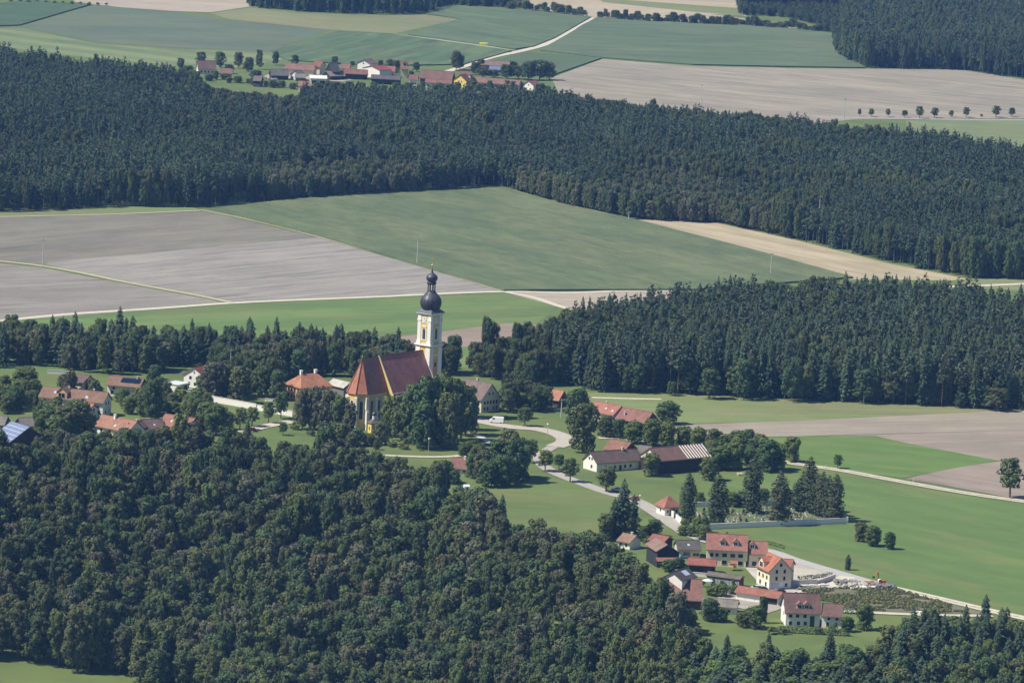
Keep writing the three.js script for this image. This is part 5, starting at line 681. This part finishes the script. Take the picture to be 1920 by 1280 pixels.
// named trees of the village
const T = (k, l, g, list) => { for (const [x, y, t, w, tone] of list) treeAt(k, x, y, t, w, { label: l, group: g, tone }); };
T('column', 'tall slender conifer standing in the cemetery', 'cemetery conifers', [[1289, 978, 883, 36], [1344, 986, 886, 44], [1409, 962, 852, 44], [1460, 984, 880, 46]]);
T('column', 'dense conifer in the dark group at the cemetery corner', 'conifer group at the cemetery corner', [[1498, 958, 893, 36], [1516, 960, 853, 44], [1540, 968, 882, 36], [1552, 972, 888, 34], [1565, 978, 884, 38], [1530, 964, 886, 36]]);
T('column', 'small dark conifer alone on the meadow by the lane', undefined, [[1590, 1069, 1038, 14]]);
T('round', 'lone lime tree at the edge of the brown field', undefined, [[1894, 934, 855, 56]]);
T('round', 'single small tree on the bright meadow by the track', undefined, [[1571, 879, 851, 23]]);
T('full', 'leafy bush clump alone on the large meadow', 'bush clump on the large meadow', [[1614, 1016, 978, 32], [1636, 1024, 984, 38], [1668, 1030, 996, 26]]);
T('full', 'tall dark tree in the clump below the church loop', 'dark clump below the loop', [[953, 896, 801, 58], [965, 905, 815, 56], [930, 900, 820, 50], [905, 905, 842, 46], [940, 912, 850, 60], [895, 880, 830, 40], [975, 900, 840, 44], [915, 914, 862, 44], [885, 896, 850, 34]]);
T('full', 'bushy tree beside the small cottage', 'trees by the cottage', [[835, 905, 862, 40], [852, 908, 880, 30], [884, 852, 824, 32], [868, 855, 832, 26]]);
T('round', 'leafy tree beside the lane to the cemetery', 'lane trees', [[994, 868, 822, 34], [1022, 884, 842, 36, 'light'], [1069, 904, 856, 38, 'light'], [1048, 880, 850, 28], [1136, 922, 874, 42]]);
T('full', 'mighty tree in front of the farm with the salmon roof', 'mighty trees by the farm', [[1092, 850, 752, 66], [1080, 800, 726, 56]]);
T('spruce', 'big dark spruce above the lower houses', 'big spruces above the lower houses', [[1166, 1008, 895, 48], [1150, 1010, 932, 40], [1186, 1000, 925, 36]]);
T('full', 'leafy tree at the foot of the big spruce', 'trees at the foot of the big spruce', [[1135, 1014, 960, 40], [1178, 1010, 968, 34], [1226, 1005, 972, 40], [1205, 1012, 985, 26]]);
T('full', 'round tree in front of the striped barn', undefined, [[1221, 892, 847, 44]]);
T('round', 'young tree in front of the white farm house', undefined, [[1137, 923, 873, 40]]);
T('full', 'orchard tree behind the farm', 'orchard behind the farm', [[1135, 820, 778, 42], [1160, 822, 784, 34], [1190, 832, 788, 48, 'light'], [1222, 836, 784, 46], [1250, 838, 788, 42, 'light'], [1282, 838, 798, 42, 'light'], [1310, 842, 800, 40, 'light'], [1336, 846, 802, 36], [1360, 850, 812, 44, 'light'], [1384, 846, 806, 42, 'light'], [1404, 848, 803, 36], [1424, 852, 812, 40], [1346, 880, 836, 56], [1330, 900, 855, 44], [1378, 880, 826, 42], [1440, 884, 822, 60], [1458, 880, 830, 44, 'light'], [1485, 866, 816, 38, 'light']]);
T('full', 'round dark tree beside the salmon roofed farm', undefined, [[1252, 795, 752, 54]]);
T('full', 'fruit tree behind the cemetery wall', 'fruit trees behind the cemetery', [[1312, 948, 922, 26], [1374, 950, 922, 32], [1392, 948, 918, 30], [1432, 946, 915, 28], [1480, 946, 916, 30], [1345, 930, 906, 24]]);
T('full', 'large lime tree hiding the church nave', 'lime trees hiding the church nave', [[732, 818, 742, 48], [752, 826, 734, 56], [775, 832, 716, 64], [800, 836, 700, 66], [826, 834, 694, 62], [850, 826, 705, 60], [872, 816, 718, 54], [838, 842, 732, 60], [790, 842, 748, 56], [880, 806, 736, 40]]);
T('full', 'half bare tree in front of the church choir', 'trees in front of the church choir', [[566, 805, 728, 40, 'grey'], [590, 806, 722, 48, 'grey'], [614, 812, 728, 46, 'grey'], [636, 818, 738, 44], [654, 824, 752, 34, 'grey'], [640, 832, 792, 40], [668, 836, 802, 36], [690, 836, 812, 34], [715, 834, 790, 36], [604, 800, 738, 36], [660, 838, 810, 30]]);
T('bush', 'round shrub at the foot of the church trees', 'shrubs on the church green', [[582, 816, 804, 20], [604, 822, 806, 26, 'light'], [622, 828, 810, 24], [756, 842, 824, 26, 'light'], [736, 838, 826, 24], [552, 806, 790, 20, 'light']]);
T('round', 'young tree with thin crown on the church green', 'young trees on the church green', [[449, 806, 762, 34, 'light'], [472, 800, 762, 32, 'light'], [503, 793, 750, 30, 'light'], [526, 785, 732, 36], [530, 816, 791, 20]]);
T('spruce', 'narrow dark conifer beside the gravel path', undefined, [[463, 824, 787, 22]]);
T('round', 'young tree beside the gravel loop', undefined, [[984, 799, 762, 36]]);
T('full', 'garden tree between the left houses', 'garden trees of the left houses', [[46, 735, 686, 62], [24, 768, 722, 46], [6, 740, 705, 34], [12, 775, 740, 36], [40, 765, 738, 30], [98, 800, 755, 54], [122, 812, 758, 56], [148, 808, 750, 52], [82, 806, 765, 40], [165, 800, 772, 36], [106, 820, 780, 46], [240, 776, 742, 34, 'light'], [268, 780, 728, 40], [284, 788, 708, 46], [296, 776, 742, 40], [320, 774, 752, 38, 'light'], [340, 774, 754, 34, 'light'], [352, 778, 750, 34], [386, 800, 752, 46, 'light'], [404, 816, 756, 54], [424, 806, 770, 34], [376, 808, 772, 36], [215, 740, 724, 30], [400, 750, 676, 60, 'grey'], [424, 748, 682, 52], [450, 756, 684, 52], [382, 742, 700, 38], [130, 740, 694, 34, 'autumn'], [118, 736, 700, 30, 'autumn'], [176, 745, 712, 26, 'grey'], [55, 725, 700, 30]]);
T('column', 'narrow dark conifer beside the long house', undefined, [[65, 792, 730, 15]]);
T('full', 'garden tree among the lower houses', 'garden trees of the lower houses', [[1298, 1006, 985, 30], [1318, 1012, 982, 40, 'light'], [1280, 1004, 984, 26, 'light'], [1255, 1072, 1048, 34], [1272, 1066, 1044, 28], [1245, 1064, 1050, 26], [1285, 1098, 1076, 20], [1350, 1118, 1094, 36, 'light'], [1334, 1116, 1098, 30], [1375, 1114, 1096, 26, 'light'], [1330, 1164, 1120, 46], [1352, 1166, 1138, 30], [1416, 1178, 1134, 44], [1392, 1176, 1146, 32], [1430, 1168, 1116, 20], [1262, 1170, 1112, 50], [1290, 1182, 1140, 40], [1278, 1190, 1148, 40]]);
T('full', 'round bright green tree beside the white house', undefined, [[1621, 1181, 1130, 42, 'light']]);
T('full', 'small tree at the corner of the white house', undefined, [[1588, 1184, 1155, 32]]);
T('bush', 'pale yellow flowering shrub in front of the hedge', undefined, [[1444, 1190, 1172, 11, 'light']]);
T('bush', 'shrub along the garden fence of the lower houses', 'shrubs of the lower houses', [[1360, 1108, 1092, 20, 'light'], [1316, 1100, 1088, 16], [1404, 1150, 1138, 16], [1450, 1188, 1174, 24], [1470, 1190, 1176, 22], [1536, 1188, 1174, 20], [1562, 1184, 1168, 20], [1508, 1110, 1103, 14], [1246, 1022, 1008, 18], [1212, 1020, 1006, 20], [1326, 1006, 990, 22]]);
T('spruce', 'young spruce on the grass below the hedge', 'young spruces on the lower grass', [[1362, 1236, 1188, 26], [1440, 1236, 1186, 24], [1556, 1232, 1180, 30], [1340, 1260, 1210, 30]]);
T('spruce', 'spruce with its tip before the gravel track', 'spruces before the gravel track', [[1702, 1262, 1162, 40], [1748, 1268, 1150, 44], [1782, 1262, 1166, 36], [1872, 1262, 1150, 46], [1832, 1268, 1166, 40], [1908, 1270, 1178, 40]]);
hedge('dark clipped hedge in front of the white house', [1462, 1186], [1592, 1193], 2.1, 1.5);
hedge('dark hedge behind the right end of the white house', [1582, 1150], [1604, 1151], 1.8, 1.3);
hedge('hedge along the top of the retaining wall', [1498, 1088.5], [1560, 1081], 1.1, 1.3);
hedge('low hedge row in the vegetable garden', [1440, 1020], [1470, 1030], 0.9, 0.9);
growTrees();

// ---------------------------------------------------------------- cemetery
{
  const poly = [[1310, 955], [1492, 950], [1560, 975], [1500, 980], [1330, 986], [1290, 975]], q = poly.map(([x, y]) => { const p = G(x, y); return [p.x, p.z]; }), yaw = 0.2, r = rng(77);
  const stoneM = [0xe6e4df, 0x8b8a88, 0x3c3d40, 0xb9b2a6, 0xd8d5ce, 0x6f6a66].map((c) => plain(c, 0.55)), flower = [0xb04a3a, 0xd9a9b0, 0xc9a23c, 0x8a4a6a, 0xe8e3d4].map((c) => plain(c, 0.9));
  const names = ['pale rounded gravestone', 'grey upright gravestone', 'dark polished gravestone', 'sandy gravestone', 'white stone cross', 'brownish wide gravestone'];
  const round = (w, h) => { const s = new THREE.Shape(); s.moveTo(-w / 2, 0); s.lineTo(w / 2, 0); s.lineTo(w / 2, h - w * 0.3); s.quadraticCurveTo(w / 2, h, 0, h); s.quadraticCurveTo(-w / 2, h, -w / 2, h - w * 0.3); return new THREE.ExtrudeGeometry(s, { depth: 0.22, bevelEnabled: false }); };
  const forms = [round(1.0, 1.4), box(0.9, 1.5, 0.25, 0, 0.75, 0.1), box(1.5, 1.0, 0.25, 0, 0.5, 0.1), merge([box(0.22, 1.8, 0.2, 0, 0.9, 0.1), box(0.95, 0.22, 0.2, 0, 1.3, 0.1)])];
  const edge = merge([box(1.5, 0.22, 0.14, 0, 0.1, 2.1), box(0.14, 0.22, 2, -0.72, 0.1, 1.1), box(0.14, 0.22, 2, 0.72, 0.1, 1.1)]), bed = box(1.32, 0.14, 1.9, 0, 0.06, 1.1), soil = plain(0x4d4436, 1);
  const posy = leafCloud([[0, 0.3, 0.8, 0.42], [0.2, 0.25, 1.6, 0.32]], 130, 0.11, 5);
  const x0 = Math.min(...q.map((k) => k[0])), x1 = Math.max(...q.map((k) => k[0])), z0 = Math.min(...q.map((k) => k[1])), z1 = Math.max(...q.map((k) => k[1]));
  for (let z = z0; z < z1; z += 3.6) for (let x = x0; x < x1; x += 2.15) {
    const a = x + (r() - 0.5) * 0.7, b = z + (r() - 0.5) * 0.6; if (!inside(q, a, b) || r() < 0.42) continue;
    const k = Math.floor(r() * 6), cross = k === 4, g = thing('gravestone', names[k] + ' with planted grave in the walled cemetery', 'gravestone', V3(a, 0.01, b), yaw + (r() - 0.5) * 0.12, 'graves: ' + names[k]);
    g.scale.setScalar(0.85); part('headstone', forms[cross ? 3 : k === 5 ? 2 : k === 0 ? 0 : 1], stoneM[k], g); part('kerb', edge, stoneM[k === 4 ? 0 : k], g); part('grave_bed', bed, soil, g); part('flowers', posy, leafMat(r() < 0.55 ? TINTS.broadleaf[Math.floor(r() * 3)] : [[0.45, 0.08, 0.06], [0.55, 0.3, 0.32], [0.55, 0.4, 0.06], [0.6, 0.58, 0.5]][Math.floor(r() * 4)]), g);
  }
}
// ---------------------------------------------------------------- vehicles
function wheels(g, xs, z, r) { for (const x of xs) for (const s of [1, -1]) { const w = part('wheel', new THREE.CylinderGeometry(r, r, 0.22, 16).rotateX(Math.PI / 2), plain(0x1c1c1e, 0.9), g); w.position.set(x, r, s * z); part('rim', new THREE.CylinderGeometry(r * 0.55, r * 0.55, 0.24, 12).rotateX(Math.PI / 2), plain(0xaab0b4, 0.35, 0.6), w); } }
function profileBody(pts, w, bevel = 0.12) { const sh = new THREE.Shape(pts.map(([x, y]) => new THREE.Vector2(x, y))); return new THREE.ExtrudeGeometry(sh, { depth: w - 2 * bevel, bevelEnabled: true, bevelThickness: bevel, bevelSize: bevel * 0.7, bevelSegments: 2 }).translate(0, 0, -w / 2 + bevel); }
function van(label, px, turn) {
  const g = thing('van', label, 'van', G(...px).setY(0.1), turn), paint = mat('vanpaint', { color: 0xf2f3f3, roughness: 0.3 });
  part('body', profileBody([[-2.9, 0.45], [2.85, 0.45], [2.9, 2.4], [2.75, 2.55], [-1.5, 2.55], [-2.25, 1.55], [-2.9, 1.3]], 2.05), paint, g);
  part('windscreen', new THREE.BoxGeometry(0.06, 1.15, 1.7).rotateZ(-0.64).translate(-1.93, 2.06, 0), glass, g); for (const s of [1, -1]) { part('side_window', box(0.95, 0.62, 0.04, -1.15, 1.95, s * 1.03), glass, g); part('headlight', box(0.1, 0.25, 0.35, -2.96, 1.1, s * 0.75), plain(0xd8dde0, 0.2), g); part('tail_light', box(0.06, 0.7, 0.16, 2.98, 1.4, s * 0.9), plain(0x8a1f1c, 0.3), g); }
  part('bumper', merge([box(0.2, 0.35, 2, -2.98, 0.6, 0), box(0.16, 0.3, 2, 3.0, 0.6, 0)]), plain(0x2e3032, 0.7), g); part('rear_door_seam', box(0.03, 1.9, 0.04, 2.99, 1.45, 0), plain(0x555a5e, 0.6), g); wheels(g, [-1.9, 1.8], 0.92, 0.36);
}
function car(label, px, turn, color, grp) {
  const g = thing('parked_car', label, 'car', G(...px).setY(0.1), turn, grp), paint = mat('car' + color, { color, roughness: 0.28, metalness: 0.1 });
  part('body', profileBody([[-2.1, 0.35], [2.1, 0.35], [2.15, 0.85], [1.95, 0.95], [-1.0, 0.98], [-2.05, 0.8]], 1.75), paint, g); part('cabin', profileBody([[-1.0, 0.95], [1.85, 0.95], [1.5, 1.42], [-0.25, 1.46]], 1.5, 0.1), glass, g); part('roof', box(1.6, 0.06, 1.25, 0.65, 1.5, 0), paint, g);
  for (const s of [1, -1]) { part('headlight', box(0.08, 0.16, 0.35, -2.16, 0.7, s * 0.6), plain(0xd8dde0, 0.2), g); part('tail_light', box(0.06, 0.2, 0.3, 2.2, 0.78, s * 0.62), plain(0x8a1f1c, 0.3), g); } wheels(g, [-1.3, 1.3], 0.78, 0.32);
}
van('white delivery van parked on the gravel loop', [931, 793.5], -0.12);
car('white car parked at the flat garage', [352, 736.5], 0.15, 0xf0f0ee);
car('white car parked in the shade of the lane tree', [1157, 921], -0.35, 0xe6e8e8);
car('red car on the lane beside the big spruce', [1188, 938], -0.45, 0x8f2a25);
car('dark red car parked behind the narrow conifer', [470, 809], 0.2, 0x6d2426);
car('blue car parked by the slate grey house', [1284, 1046], 0.3, 0x7fa8d8);
car('white car parked in front of the tall cream house', [1417, 1106], 0.25, 0xdfe2e3);
car('dark car parked beside the white car at the cream house', [1428, 1108], 0.25, 0x3a3f46);
car('black car in front of the garage row', [1462, 1113], -0.1, 0x1f2226);
for (const [x, y, c, n] of [[495, 148, 0xe8e8e4, 'white'], [508, 149, 0xd8b0a0, 'pinkish'], [514, 150, 0xe0dfd8, 'cream'], [470, 141, 0x6f95c8, 'blue'], [590, 153, 0xb0542f, 'orange'], [612, 152, 0xc98f4a, 'tan']]) car(n + ' vehicle parked in the far hamlet', [x, y], 0.2, c);
single('silage_sheet', box(20, 0.8, 3.4, 0, 0.35, 0), plain(0xe6e8e2, 0.6), 'long white silage sheet in front of the far dark barn', 'sheet', { pos: G(722, 154), turn: -0.12 });
single('hay_wagon', merge([box(6.5, 1.4, 2.4, 0, 1.4, 0), cyl(0.5, 0.5, 2.2, 0, -1.1, 0).rotateX(Math.PI / 2).translate(2, 0.5, 0), cyl(0.5, 0.5, 2.2, 0, -1.1, 0).rotateX(Math.PI / 2).translate(-2, 0.5, 0)]), plain(0xe3e04a, 0.6), 'bright yellow wagon on the track through the far corn', 'wagon', { pos: G(907, 85), turn: -0.1 });
// ---------------------------------------------------------------- building site
{
  const g = thing('excavator', 'orange excavator with raised arm on the building site', 'excavator', G(1652, 1097), 0.4), sc0 = g.scale.setScalar(0.78), or = plain(0xd8572a, 0.45), dk = plain(0x2c2c2e, 0.8);
  for (const s of [1, -1]) part('track', new THREE.CapsuleGeometry(0.45, 2.6, 6, 12).rotateZ(Math.PI / 2).scale(1, 1, 0.6).translate(0, 0.45, s * 1.1), dk, g);
  part('chassis', box(2.6, 0.5, 1.8, 0, 0.85, 0), dk, g); part('body', profileBody([[-0.6, 1.1], [2, 1.1], [2.1, 1.9], [1.6, 2.2], [-0.6, 2.1]], 2.4), or, g); const cab = part('cab', profileBody([[-1.7, 1.1], [-0.5, 1.1], [-0.5, 2.9], [-1.4, 2.95], [-1.75, 2]], 1.1).translate(0, 0, 0.6), plain(0xe6ddcf, 0.5), g); part('window', box(0.8, 0.9, 1.16, -1.05, 2.3, 0.6), glass, cab);
  part('boom', limb(V3(-1, 1.6, -0.3), V3(-1.6, 6, -0.3), 0.28, 0.22, 6), or, g); part('stick', limb(V3(-1.6, 6, -0.3), V3(-3.6, 4.2, -0.3), 0.2, 0.16, 6), or, g); part('bucket', profileBody([[-4.1, 3.3], [-3.3, 3.5], [-3.4, 4.2], [-3.8, 4.3]], 1, 0.05).translate(0, 0, -0.3), dk, g);
  const r = rng(31), rub = (px, n, sp, m, label, sz = 0.5) => { const L = []; for (let i = 0; i < n; i++) L.push(new THREE.DodecahedronGeometry(sz * (0.5 + r()), 0).rotateX(r() * 3).rotateY(r() * 6).scale(1.2, 0.7, 1).translate((r() - 0.5) * sp[0], 0.2 + r() * sp[1], (r() - 0.5) * sp[2])); const o = single('rubble_heap', merge(L), m, label, 'rubble', { pos: G(...px), kind: 'stuff' }); return o; };
  rub([1590, 1096], 120, [9, 1.3, 5], plain(0x8d8a84, 0.95), 'grey heap of broken stone beside the ramp'); rub([1604, 1098], 90, [8, 0.9, 4], plain(0xb3afa6, 0.95), 'pale heap of stones on the building site'); rub([1656, 1101], 70, [8, 0.8, 4], plain(0x7b7a7a, 0.95), 'dark grey gravel heap below the excavator'); rub([1640, 1096], 50, [6, 0.7, 3], plain(0xa56d45, 0.95), 'heap of reddish earth beside the excavator');
  rub([1516, 1106], 60, [8, 0.8, 3], plain(0x77746f, 0.95), 'heap of stones at the foot of the ramp', 0.4);
  const pg = new THREE.CylinderGeometry(0.42, 0.42, 6.5, 12).rotateZ(Math.PI / 2); [[1618, 1101, 0.1], [1624, 1100, 0.05], [1612, 1103, 0.22]].forEach(([x, y, t]) => single('concrete_pipe', pg, plain(0xece9e2, 0.7), 'white pipe lying on the building site', 'pipe', { pos: G(x, y, 0.42), turn: t, group: 'white pipes on the building site' }));
  for (let i = 0; i < 5; i++) single('stone_block', box(1.2, 0.9, 1), plain(0xe9e5da, 0.8), 'white block in the row beside the gravel track', 'block', { pos: G(1716 + i * 5, 1147.5 + i * 0.3, 0.45), turn: i * 0.3, group: 'white blocks by the track' });
  for (let i = 0; i < 6; i++) single('plank_stack', merge([box(4, 0.3, 1.2, 0, 0.15, 0), box(3.8, 0.3, 1.1, 0.1, 0.46, 0), box(3.9, 0.2, 1, 0, 0.72, 0.1)]), plain([0xd8d3c6, 0xc2b79f, 0xe4e2dc][i % 3], 0.85), 'stack of pale planks at the retaining wall', 'planks', { pos: G(1502 + i * 8.5, 1100 + (i % 2) * 2 - i * 0.6), turn: 0.2 * (i % 3), group: 'plank stacks at the wall' });
  const rw = gardenWall('grey concrete retaining wall curving beside the ramp', [1486, 1100], [1532, 1098], 2.2, GREYW); gardenWall('curved end of the grey retaining wall under the hedge', [1532, 1098], [1566, 1086], 1.8, GREYW);
  { // weeds
    const w = rng(9), tuft = leafCloud([[0, 0.5, 0, 0.55], [0.5, 0.35, 0.3, 0.4], [-0.4, 0.3, 0.4, 0.4]], 60, 0.16, 3), poly = [[1495, 1118], [1525, 1104], [1600, 1102], [1680, 1105], [1780, 1134], [1850, 1150], [1610, 1146], [1575, 1132]].map(([x, y]) => { const p = G(x, y); return [p.x, p.z]; }), L = [];
    const x0 = Math.min(...poly.map((k) => k[0])), x1 = Math.max(...poly.map((k) => k[0])), z0 = Math.min(...poly.map((k) => k[1])), z1 = Math.max(...poly.map((k) => k[1]));
    for (let i = 0; i < 4200; i++) { const a = lerp(x0, x1, w()), b = lerp(z0, z1, w()); if (inside(poly, a, b) && fbm(a / 6, b / 6, 3) > 0.4) L.push([a, b, 0.5 + w() * 0.8, w()]); }
    const im = shadows(new THREE.InstancedMesh(tuft, leafMat([1, 1, 1]), L.length)), m4 = new THREE.Matrix4(); im.name = 'weeds'; im.userData = { label: 'tall brown green weeds growing on the rough patch', category: 'weeds', kind: 'stuff' };
    L.forEach(([a, b, s, k], i) => { im.setMatrixAt(i, m4.makeRotationY(k * 6).scale(V3(s, s, s)).setPosition(a, 0, b)); im.setColorAt(i, new THREE.Color().setRGB(lerp(0.09, 0.17, k), lerp(0.12, 0.165, k), 0.062)); }); scene.add(im);
  }
  const ps = thing('play_frame', 'yellow wooden play frame in the garden of the yellow house', 'play frame', G(1374, 1069), 0.2); for (const [x, z] of [[-1, -1], [1, -1], [-1, 1], [1, 1]]) part('post', box(0.16, 2.8, 0.16, x, 1.4, z), plain(0xd9c27a, 0.8), ps); part('platform', box(2.2, 0.14, 2.2, 0, 1.3, 0), plain(0xcdb26a, 0.8), ps); part('roof', prism(chevron(1.4, 1.4, 2.6, 2.6, 3.5, 0.1), 2.5), plain(0xa9694a, 0.8), ps);
  const pa = thing('garden_parasol', 'pale round parasol beside the barn', 'parasol', G(1327, 1100)); part('pole', cyl(0.04, 0.04, 2.6), plain(0xcccccc, 0.5), pa); part('canopy', new THREE.ConeGeometry(2, 0.7, 12).translate(0, 2.6, 0), plain(0xc9d2c6, 0.9), pa);
  const fe = thing('terrace', 'stone terrace with rail in front of the yellow house', 'terrace', G(1408, 1062), -0.05); part('slab', box(9, 0.7, 3.4, 0, 0.3, 0), GREYW, fe); for (let i = 0; i < 7; i++) part('baluster', box(0.12, 0.9, 0.12, -4.2 + i * 1.4, 1.1, 1.6), plain(0x7d6a55, 0.8), fe); part('rail', box(8.8, 0.1, 0.12, 0, 1.55, 1.6), plain(0x7d6a55, 0.8), fe);
}
// ---------------------------------------------------------------- poles and lamps
function powerPole(label, x, foot, top, grp) { const p = G(x, foot), s = proj(p)[2], h = (foot - top) / s / 0.985, g = thing('power_pole', label, 'pole', p, 0.5, grp); part('post', cyl(0.24, 0.16, h + 0.5, 0, -0.5, 0, 8), plain(0xc9c7c0, 0.8), g); part('crossarm', box(2.8, 0.16, 0.16, 0, h - 0.5, 0), plain(0xb0aea8, 0.7), g); for (const a of [-1.25, 0, 1.25]) part('insulator', cyl(0.09, 0.06, 0.45, a, h - 0.42, 0, 6), plain(0xd8d8d2, 0.4), g); }
powerPole('pale power pole standing on the yellow grass track', 79, 500, 447); powerPole('pale power pole at the edge of the corn behind the church', 781.5, 496, 445); powerPole('pale power pole inside the corn near the stubble strip', 1445.5, 516, 474); powerPole('pale power pole rising from the edge of the far forest', 1534.5, 438, 368);
powerPole('thin pole at the rim of the far harvested field', 1314, 200, 158); powerPole('thin pole beside the far road', 1583, 226, 184); powerPole('pole beside the corn corner at the forest edge', 1179, 414, 397); powerPole('pale pole among the trees behind the low white wall', 124, 690, 648); powerPole('pale pole among the trees behind the rectory garden', 430.5, 712, 655); powerPole('white pole beside the mighty trees', 1052, 782, 748);
function lamp(label, x, foot, top) { const p = G(x, foot), s = proj(p)[2], h = (foot - top) / s / 0.985, g = thing('street_lamp', label, 'lamp', p); part('post', cyl(0.11, 0.08, h, 0, 0, 0, 8), plain(0xbfb89a, 0.6), g); part('lamp_head', merge([cyl(0.14, 0.42, 0.45, 0, h - 0.1, 0, 10), new THREE.SphereGeometry(0.42, 10, 6, 0, 6.3, 0, 1.57).translate(0, h + 0.35, 0)]), plain(0xe6e6de, 0.5), g); }
lamp('street lamp on the church green above the slope wood', 608.5, 842, 814); lamp('street lamp beside the curved path below the lime trees', 803, 853, 824); lamp('street lamp on the grass inside the gravel loop', 1026, 824, 797); lamp('yellowish street lamp beside the lane at the big spruce', 1199, 960, 931); lamp('street lamp beside the narrow conifer on the path', 470.5, 806, 788);
const bench = thing('picnic_table', 'pale picnic table on the grass behind the cemetery', 'table', G(1388, 891), 0.3); part('table_top', box(2.4, 0.1, 1, 0, 0.95, 0), plain(0xd8cfae, 0.8), bench); for (const s of [1, -1]) { part('seat', box(2.4, 0.1, 0.4, 0, 0.5, s * 0.95), plain(0xd8cfae, 0.8), bench); part('leg', box(0.14, 0.95, 1.9, s * 0.9, 0.47, 0), plain(0xb8ac8a, 0.8), bench); }
for (const [x, y] of [[1548, 879], [1713, 903]]) { const m = thing('marker_post', 'short white marker post beside the gravel farm track', 'post', G(x, y), 0, 'marker posts of the farm track'); part('post', box(0.3, 1.3, 0.3, 0, 0.65, 0), plain(0xe9e6dc, 0.7), m); part('cap', new THREE.ConeGeometry(0.26, 0.25, 4).rotateY(0.78).translate(0, 1.42, 0), plain(0xb9b4a6, 0.7), m); }
scene.traverse((o) => { if (o.isMesh) { o.castShadow = true; o.receiveShadow = true; } });
renderer.render(scene, camera);
